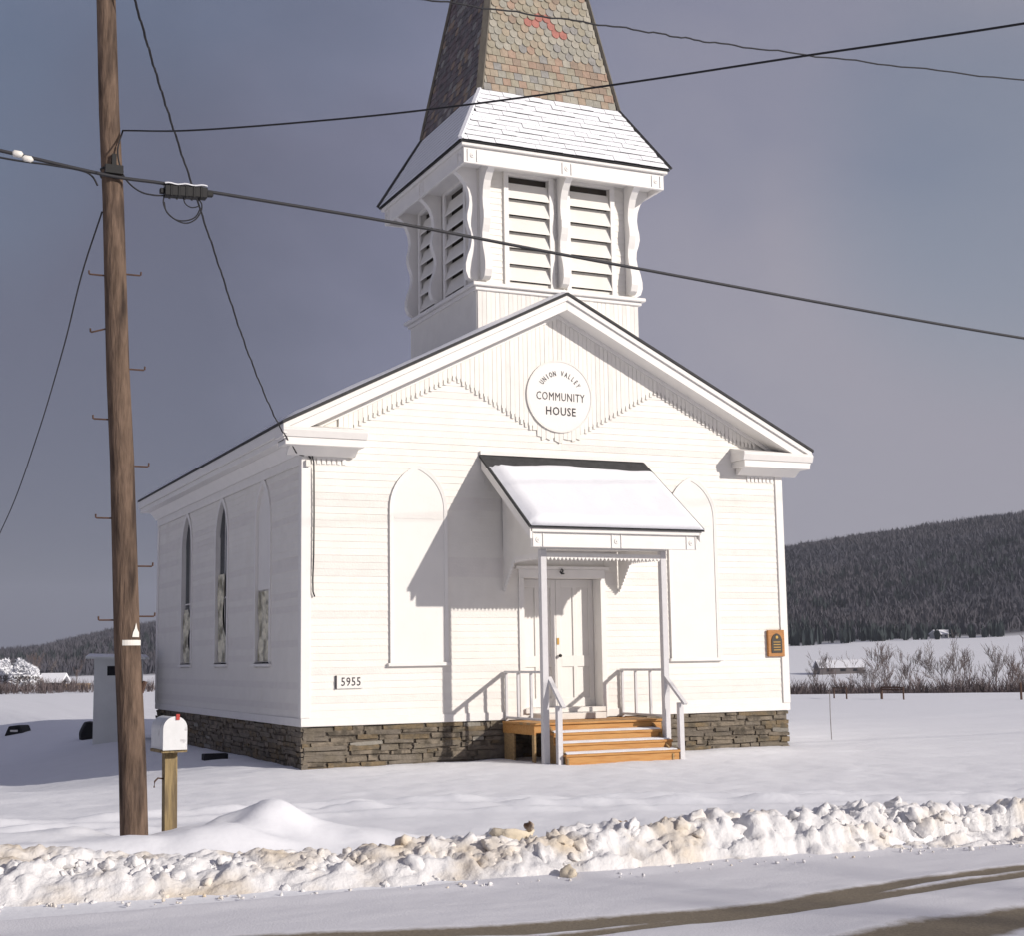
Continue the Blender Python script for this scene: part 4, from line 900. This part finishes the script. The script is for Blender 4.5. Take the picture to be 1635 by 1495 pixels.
mat('tan_lump', (.68,.60,.47), .9, .15, 9, bump=.4)
for px, py, r, mm, lab in ((988,1318,.075,'brown_lump','reddish brown clod on top of the snow bank below the steps'), (846,1320,.055,'brown_lump','small brown clod on top of the snow bank, left of the reddish one'), (908,1396,.07,'tan_lump','tan lump of dirty ice fallen onto the road edge'), (820,1340,.17,'tan_lump','large cream block of ploughed snow near the middle of the bank'), (1072,1330,.06,'brown_lump','small grey brown clod on the bank right of the reddish one')):
    y = -12.15 if py < 1390 else -12.85; q = px_at(px, py, y); v, f = CHK[2][int(px) % 14]
    tag(mesh('snow_lump', [tuple(a) for a in v*r*np.array([1,.9,1.05])], [tuple(int(c) for c in a) for a in f], mm, loc=q, smooth=True), lab, 'lump', 'lumps on the snow bank')

# ------------------------------------------------------------------ trees, brush, far buildings
def bare_tree(seed, h, spread, trunk_r, depth=5, twig=.02, kids=(3,4)):
    rr = random.Random(seed); tr_, cr_ = MB(), MB()
    def grow(p, d, l, r, lev):
        pts = [p]; dd = d.copy(); n = 3
        for i in range(n):
            dd = (dd+Vector((rr.uniform(-.16,.16), rr.uniform(-.16,.16), rr.uniform(-.03,.12)))).normalized(); pts.append(pts[-1]+dd*l/n)
        rads = [r*(1-.45*i/n) for i in range(n+1)]
        (tr_ if lev < 2 else cr_).tube(pts, rads, 6 if lev < 2 else 3, cap=False)
        if lev >= depth: return
        for c in range(rr.randint(*kids)+(1 if lev == 0 else 0)):
            t = rr.uniform(.35, 1) if lev else rr.uniform(.45, 1); q = pts[0].lerp(pts[-1], t) if n < 2 else pts[min(n, int(t*n+.5))]
            a = rr.uniform(0, 6.283); s = rr.uniform(.5, 1)*spread; nd = (dd+Vector((math.cos(a)*s, math.sin(a)*s, rr.uniform(-.1,.4)))).normalized()
            grow(q, nd, l*rr.uniform(.55,.8), max(twig, rads[-1]*rr.uniform(.5,.75)), lev+1)
    grow(Vector((0,0,-.3)), Vector((0,0,1)), h*.46, trunk_r, 0)
    return tr_, cr_
TV = []
for s, (sp_, tw) in enumerate(((.75,.024),(.6,.022),(.95,.024),(.7,.026))):
    a, c = bare_tree(s+3, 9, sp_*.8, .12, 5, tw*.8, (2,4))
    to = a.build('trunk', 'bark', fix=False); co_ = c.build('crown', 'twig' if s % 2 else 'twig_grey', fix=False); TV.append((to.data, co_.data, max(p_[2] for p_ in c.v))); bpy.data.objects.remove(to); bpy.data.objects.remove(co_)
def tree(kind, p, sc, label, group=None, rz=0):
    t = tag(empty('bare_tree', p, None, rz), label, 'tree', group); t.scale = (sc,)*3
    link('trunk', TV[kind][0], t); link('crown', TV[kind][1], t); return t
def at_dist(px, dist):
    d = (fw+r2*(px-817.5)/CAMF); d = Vector((d.x, d.y, 0)); q = CP+d*(dist/d.dot(Vector((fw.x,fw.y,0)).normalized())); return Vector((q.x, q.y, gz(q.x, q.y)))
ORD = ['first','second','third','fourth','fifth','sixth','seventh','eighth','ninth','tenth','eleventh','twelfth','thirteenth','fourteenth']
rr = random.Random(21)
for i, (px, top, D) in enumerate(((1290,1040,150),(1340,1035,165),(1372,1028,150),(1395,1022,170),(1432,1030,155),(1462,1026,165),(1490,1005,150),(1520,1030,170),(1560,1024,165),(1583,992,150),(1612,1030,160),(1650,1005,150))):
    q = at_dist(px, D*.66); zt = px_at(px, top, q.y).z; tree(i % 4, q, max(.2, (zt-q.z)/TV[i % 4][2]), ORD[i]+' bare tree from the church in the row beyond the right field', 'bare trees beyond the right field', rr.uniform(0,6))
for i, (px, top, D) in enumerate(((-30,1030,140),(12,1046,130),(62,1040,150),(92,1052,170),(128,1050,180))):
    q = at_dist(px, D*.95); zt = px_at(px, top, q.y).z; tree((i+1) % 4, q, max(.2, (zt-q.z)/TV[(i+1) % 4][2]), ORD[i]+' bare tree from the left edge, far beyond the snowy field', 'bare trees at the far left', rr.uniform(0,6))
# trees across the road behind the viewer: they throw the faint streaks on the road
a, c = bare_tree(77, 9.5, .8, .19, 5, .012); rt_ = tag(empty('roadside_tree', (8.3,-31.5,0)), 'bare roadside tree standing across the road from the church', 'tree'); a.build('trunk', 'bark', rt_, fix=False); c.build('crown', 'twig', rt_, fix=False)
# brush along the far edge of the field
def slivers(P, hgt, wid, per, m, name, seed, lean=.5, tri=1):
    g_ = np.random.default_rng(seed); n = len(P); P = np.repeat(P, per, 0); h = np.repeat(hgt, per)*g_.uniform(.45,1,n*per); w = wid*g_.uniform(.5,1.3,n*per)
    a = g_.uniform(0,6.283,n*per); off = np.stack([g_.normal(0,1,n*per),g_.normal(0,1,n*per),np.zeros(n*per)],-1)*(np.repeat(hgt,per)*.12)[:,None]
    b0 = P+off; dx = np.stack([np.cos(a)*w,np.sin(a)*w,np.zeros_like(w)],-1); tip = b0+np.stack([g_.normal(0,lean,n*per)*h*.4,g_.normal(0,lean,n*per)*h*.4,h],-1)
    mid_ = (b0+tip)/2
    V = np.stack([b0-dx*.35,b0+dx*.35,mid_+dx,tip,mid_-dx],1).reshape(-1,3); F = (np.arange(n*per)[:,None]*5+np.arange(5)[None,:])
    me = bpy.data.meshes.new(name); me.vertices.add(len(V)); me.vertices.foreach_set('co', V.ravel()); me.loops.add(F.size); me.loops.foreach_set('vertex_index', F.ravel().astype(np.int32)); me.polygons.add(len(F)); me.polygons.foreach_set('loop_start', np.arange(len(F), dtype=np.int32)*5); me.materials.append(MATS[m]); me.update(calc_edges=True)
    return link(name, me)
def scatter(n, px0, px1, d0, d1, seed, pw=1):
    g_ = np.random.default_rng(seed); px = g_.uniform(px0,px1,n); D = d0+(d1-d0)*g_.random(n)**pw; b_ = (px-817.5)/CAMF
    f2 = np.array([math.sin(YAW),math.cos(YAW)]); r_ = np.array([math.cos(YAW),-math.sin(YAW)]); q = np.array([CP.x,CP.y])+D[:,None]*(f2+b_[:,None]*r_); return np.stack([q[:,0],q[:,1],ground_h(q[:,0],q[:,1])],-1)
P = scatter(1300, 1180, 1900, 68, 88, 1); o = slivers(P, .6+1.3*fbm(P[:,0]*.15,P[:,1]*.15)+RNG.uniform(0,.6,len(P)), .018, 15, 'brush', 'brush', 2, .9); tag(o, 'dark brown leafless brush along the far edge of the right field', 'brush', kind='stuff')
P = scatter(260, -300, 260, 98, 112, 3); o = slivers(P, .7+.9*fbm(P[:,0]*.12,P[:,1]*.12)+RNG.uniform(0,.4,len(P)), .025, 14, 'brush', 'brush', 4, .9); tag(o, 'thin brown brush beyond the field at the far left', 'brush', kind='stuff')
# wooded hillside
P = scatter(64000, -700, 2400, 590, 1330, 6, .8); P = P[fbm(P[:,0]*.004,P[:,1]*.004,3) > -.22]
o = slivers(P, RNG.uniform(3.2,7,len(P)), .5, 5, 'forest', 'forest', 7, .75); tag(o, 'dark leafless wood covering the hills behind the church', 'forest', kind='stuff')
P = scatter(2600, -200, 2400, 560, 900, 8, 1.4); P = P[fbm(P[:,0]*.006+3,P[:,1]*.006,3) > .06]
o = slivers(P, RNG.uniform(4.5,8.5,len(P)), .8, 10, 'conifer', 'conifer_stand', 9, .08); tag(o, 'darker conifer patches low on the wooded hillside', 'forest', kind='stuff')
# snow laden bushes at the far left
def bush(px, top, D, wpx, lab):
    q = at_dist(px, D); h = px_at(px, top, q.y).z-q.z; w = wpx*D/CAMF/2; g_ = np.random.default_rng(px+50); n = 4200
    d = g_.normal(size=(n,3)); d /= np.linalg.norm(d,axis=1)[:,None]; d[:,2] = np.abs(d[:,2]); r = g_.uniform(.45,1,n)**.5*(1+.25*np.sin(d[:,0]*5+px)*np.cos(d[:,1]*4)); p_ = d*r[:,None]*np.array([w,w,h*.72])+np.array([0,0,h*.25]); mb = MB(); s_ = .13
    for a_ in p_:
        t1, t2 = g_.normal(size=3)*s_, g_.normal(size=3)*s_; mb.add([a_, a_+t1, a_+t2], [(0,1,2)], 0 if a_[2] > h*.5 or g_.random() < .5 else 1)
    b_ = tag(empty('snowy_bush', q), lab, 'bush', 'snow laden bushes at the far left'); mb.build('crown', ['snow','twig_grey'], b_, fix=False)
    st = MB()
    for j in range(4): st.tube([(g_.uniform(-.2,.2),0,-.5),(g_.uniform(-.5,.5)*w,g_.uniform(-.5,.5)*w,h*.5)], [.12,.05], 5)
    st.build('trunk', 'bark', b_)
bush(5, 1054, 118, 52, 'snow laden bush cut by the left edge'); bush(47, 1056, 116, 44, 'rounded snow laden bush right of the one at the left edge')
def barn(px, D, wid, hgt, dep, roofh, m, lab, name='barn', rz=0):
    q = at_dist(px, D); b_ = tag(empty(name, q, None, rz-YAW), lab, name.split('_')[-1])
    MB().prism([(-dep/2,-1.5),(dep/2,-1.5),(dep/2,hgt),(0,hgt+roofh*.97),(-dep/2,hgt)], 'x', -wid/2, wid/2).build('wall', m, b_)
    rf = MB().prism([(-dep/2-.3,hgt-.1),(0,hgt+roofh),(dep/2+.3,hgt-.1),(dep/2+.3,hgt+.15),(0,hgt+roofh+.25),(-dep/2-.3,hgt+.15)], 'x', -wid/2-.3, wid/2+.3).build('roof', 'snow', b_)
    for xx in (-.28,.02,.3): MB().box(xx*wid-.06*wid, xx*wid+.06*wid, -dep/2-.03, -dep/2+.05, hgt*.35, hgt*.75).build('window', 'dark_inside', b_)
barn(1325, 400, 12, 1.6, 8, 1.8, 'barn_red', 'long low barn with a snowy roof just right of the church', 'barn')
barn(1488, 575, 6.5, 1.6, 6, 1.5, 'house_grey', 'small pale farmhouse below the wooded slope at the right', 'farm_house', .3)
barn(95, 128, 1.6, .75, 1.6, .5, 'rubber', 'little dark shed with a snowy roof at the far left', 'shed')
# board fence strip beside the shed
q0, q1 = at_dist(106, 128), at_dist(152, 132); fe = tag(empty('board_fence', q0), 'low tan board fence between the shed and the outhouse', 'fence'); dv = q1-q0; nb = 22
for i in range(nb):
    a, b_ = dv*(i/nb), dv*((i+.9)/nb); MB().beam(a+Vector((0,0,.15)), b_+Vector((0,0,.15)), .05, .8).build('board', 'dry_grass', fe)
# low frames, goal post and marker stake in the right field
def frame(pxl, pxr, pyb, pyt, lab, bars):
    a, b_ = Gt(pxl, pyb), Gt(pxr, pyb+1); h = px_at(pxl, pyt, a.y).z-a.z; o = tag(empty('pipe_frame', a), lab, 'frame', 'low frames in the field'); d = b_-a; r = .03
    for s in (0, 1): MB().tube([d*s+Vector((0,0,-.3)), d*s+Vector((0,0,h))], r*(1.6 if s == 0 and bars > 1 else 1), 6).build('leg', 'iron', o)
    MB().tube([Vector((0,0,h)), d+Vector((0,0,h))], r, 6).build('crossbar', 'iron', o)
    if bars > 1: MB().tube([Vector((0,0,h*.8)), d+Vector((0,0,h*.8))], r, 6).build('crossbar', 'iron', o)
frame(1332, 1352, 1116, 1099, 'small pipe frame in the right field, nearest the church', 1); frame(1408, 1443, 1117, 1098, 'wide pipe frame in the middle of the right field', 2)
p = Gt(1631, 1118); tag(MB().tube([(0,0,-.3),(0,0,.6)], .04, 6).build('field_post', 'iron', loc=p), 'single dark post in the field at the right edge', 'post')
p = Gt(1328, 1182); tag(MB().tube([(0,0,-.1),(-.01,0,.5),(.0,0,.98)], .008, 5).build('marker_stake', 'twig_grey', loc=p), 'thin upright stake in the snow right of the church', 'stake')

# ------------------------------------------------------------------ thin winter air
hz = MB().box(-2300, 3600, -900, 3600, -14, 190).build('haze', 'snow'); hz.data.materials.clear()
m = bpy.data.materials.new('haze'); m.use_nodes = True; t = m.node_tree; t.nodes.clear(); pv_ = t.nodes.new('ShaderNodeVolumePrincipled'); pv_.inputs['Color'].default_value = (.80,.86,1,1); pv_.inputs['Density'].default_value = .00015
ou = t.nodes.new('ShaderNodeOutputMaterial'); t.links.new(pv_.outputs[0], ou.inputs['Volume']); hz.data.materials.append(m)
tag(hz, 'thin pale winter haze lying over the valley', 'haze', kind='stuff')
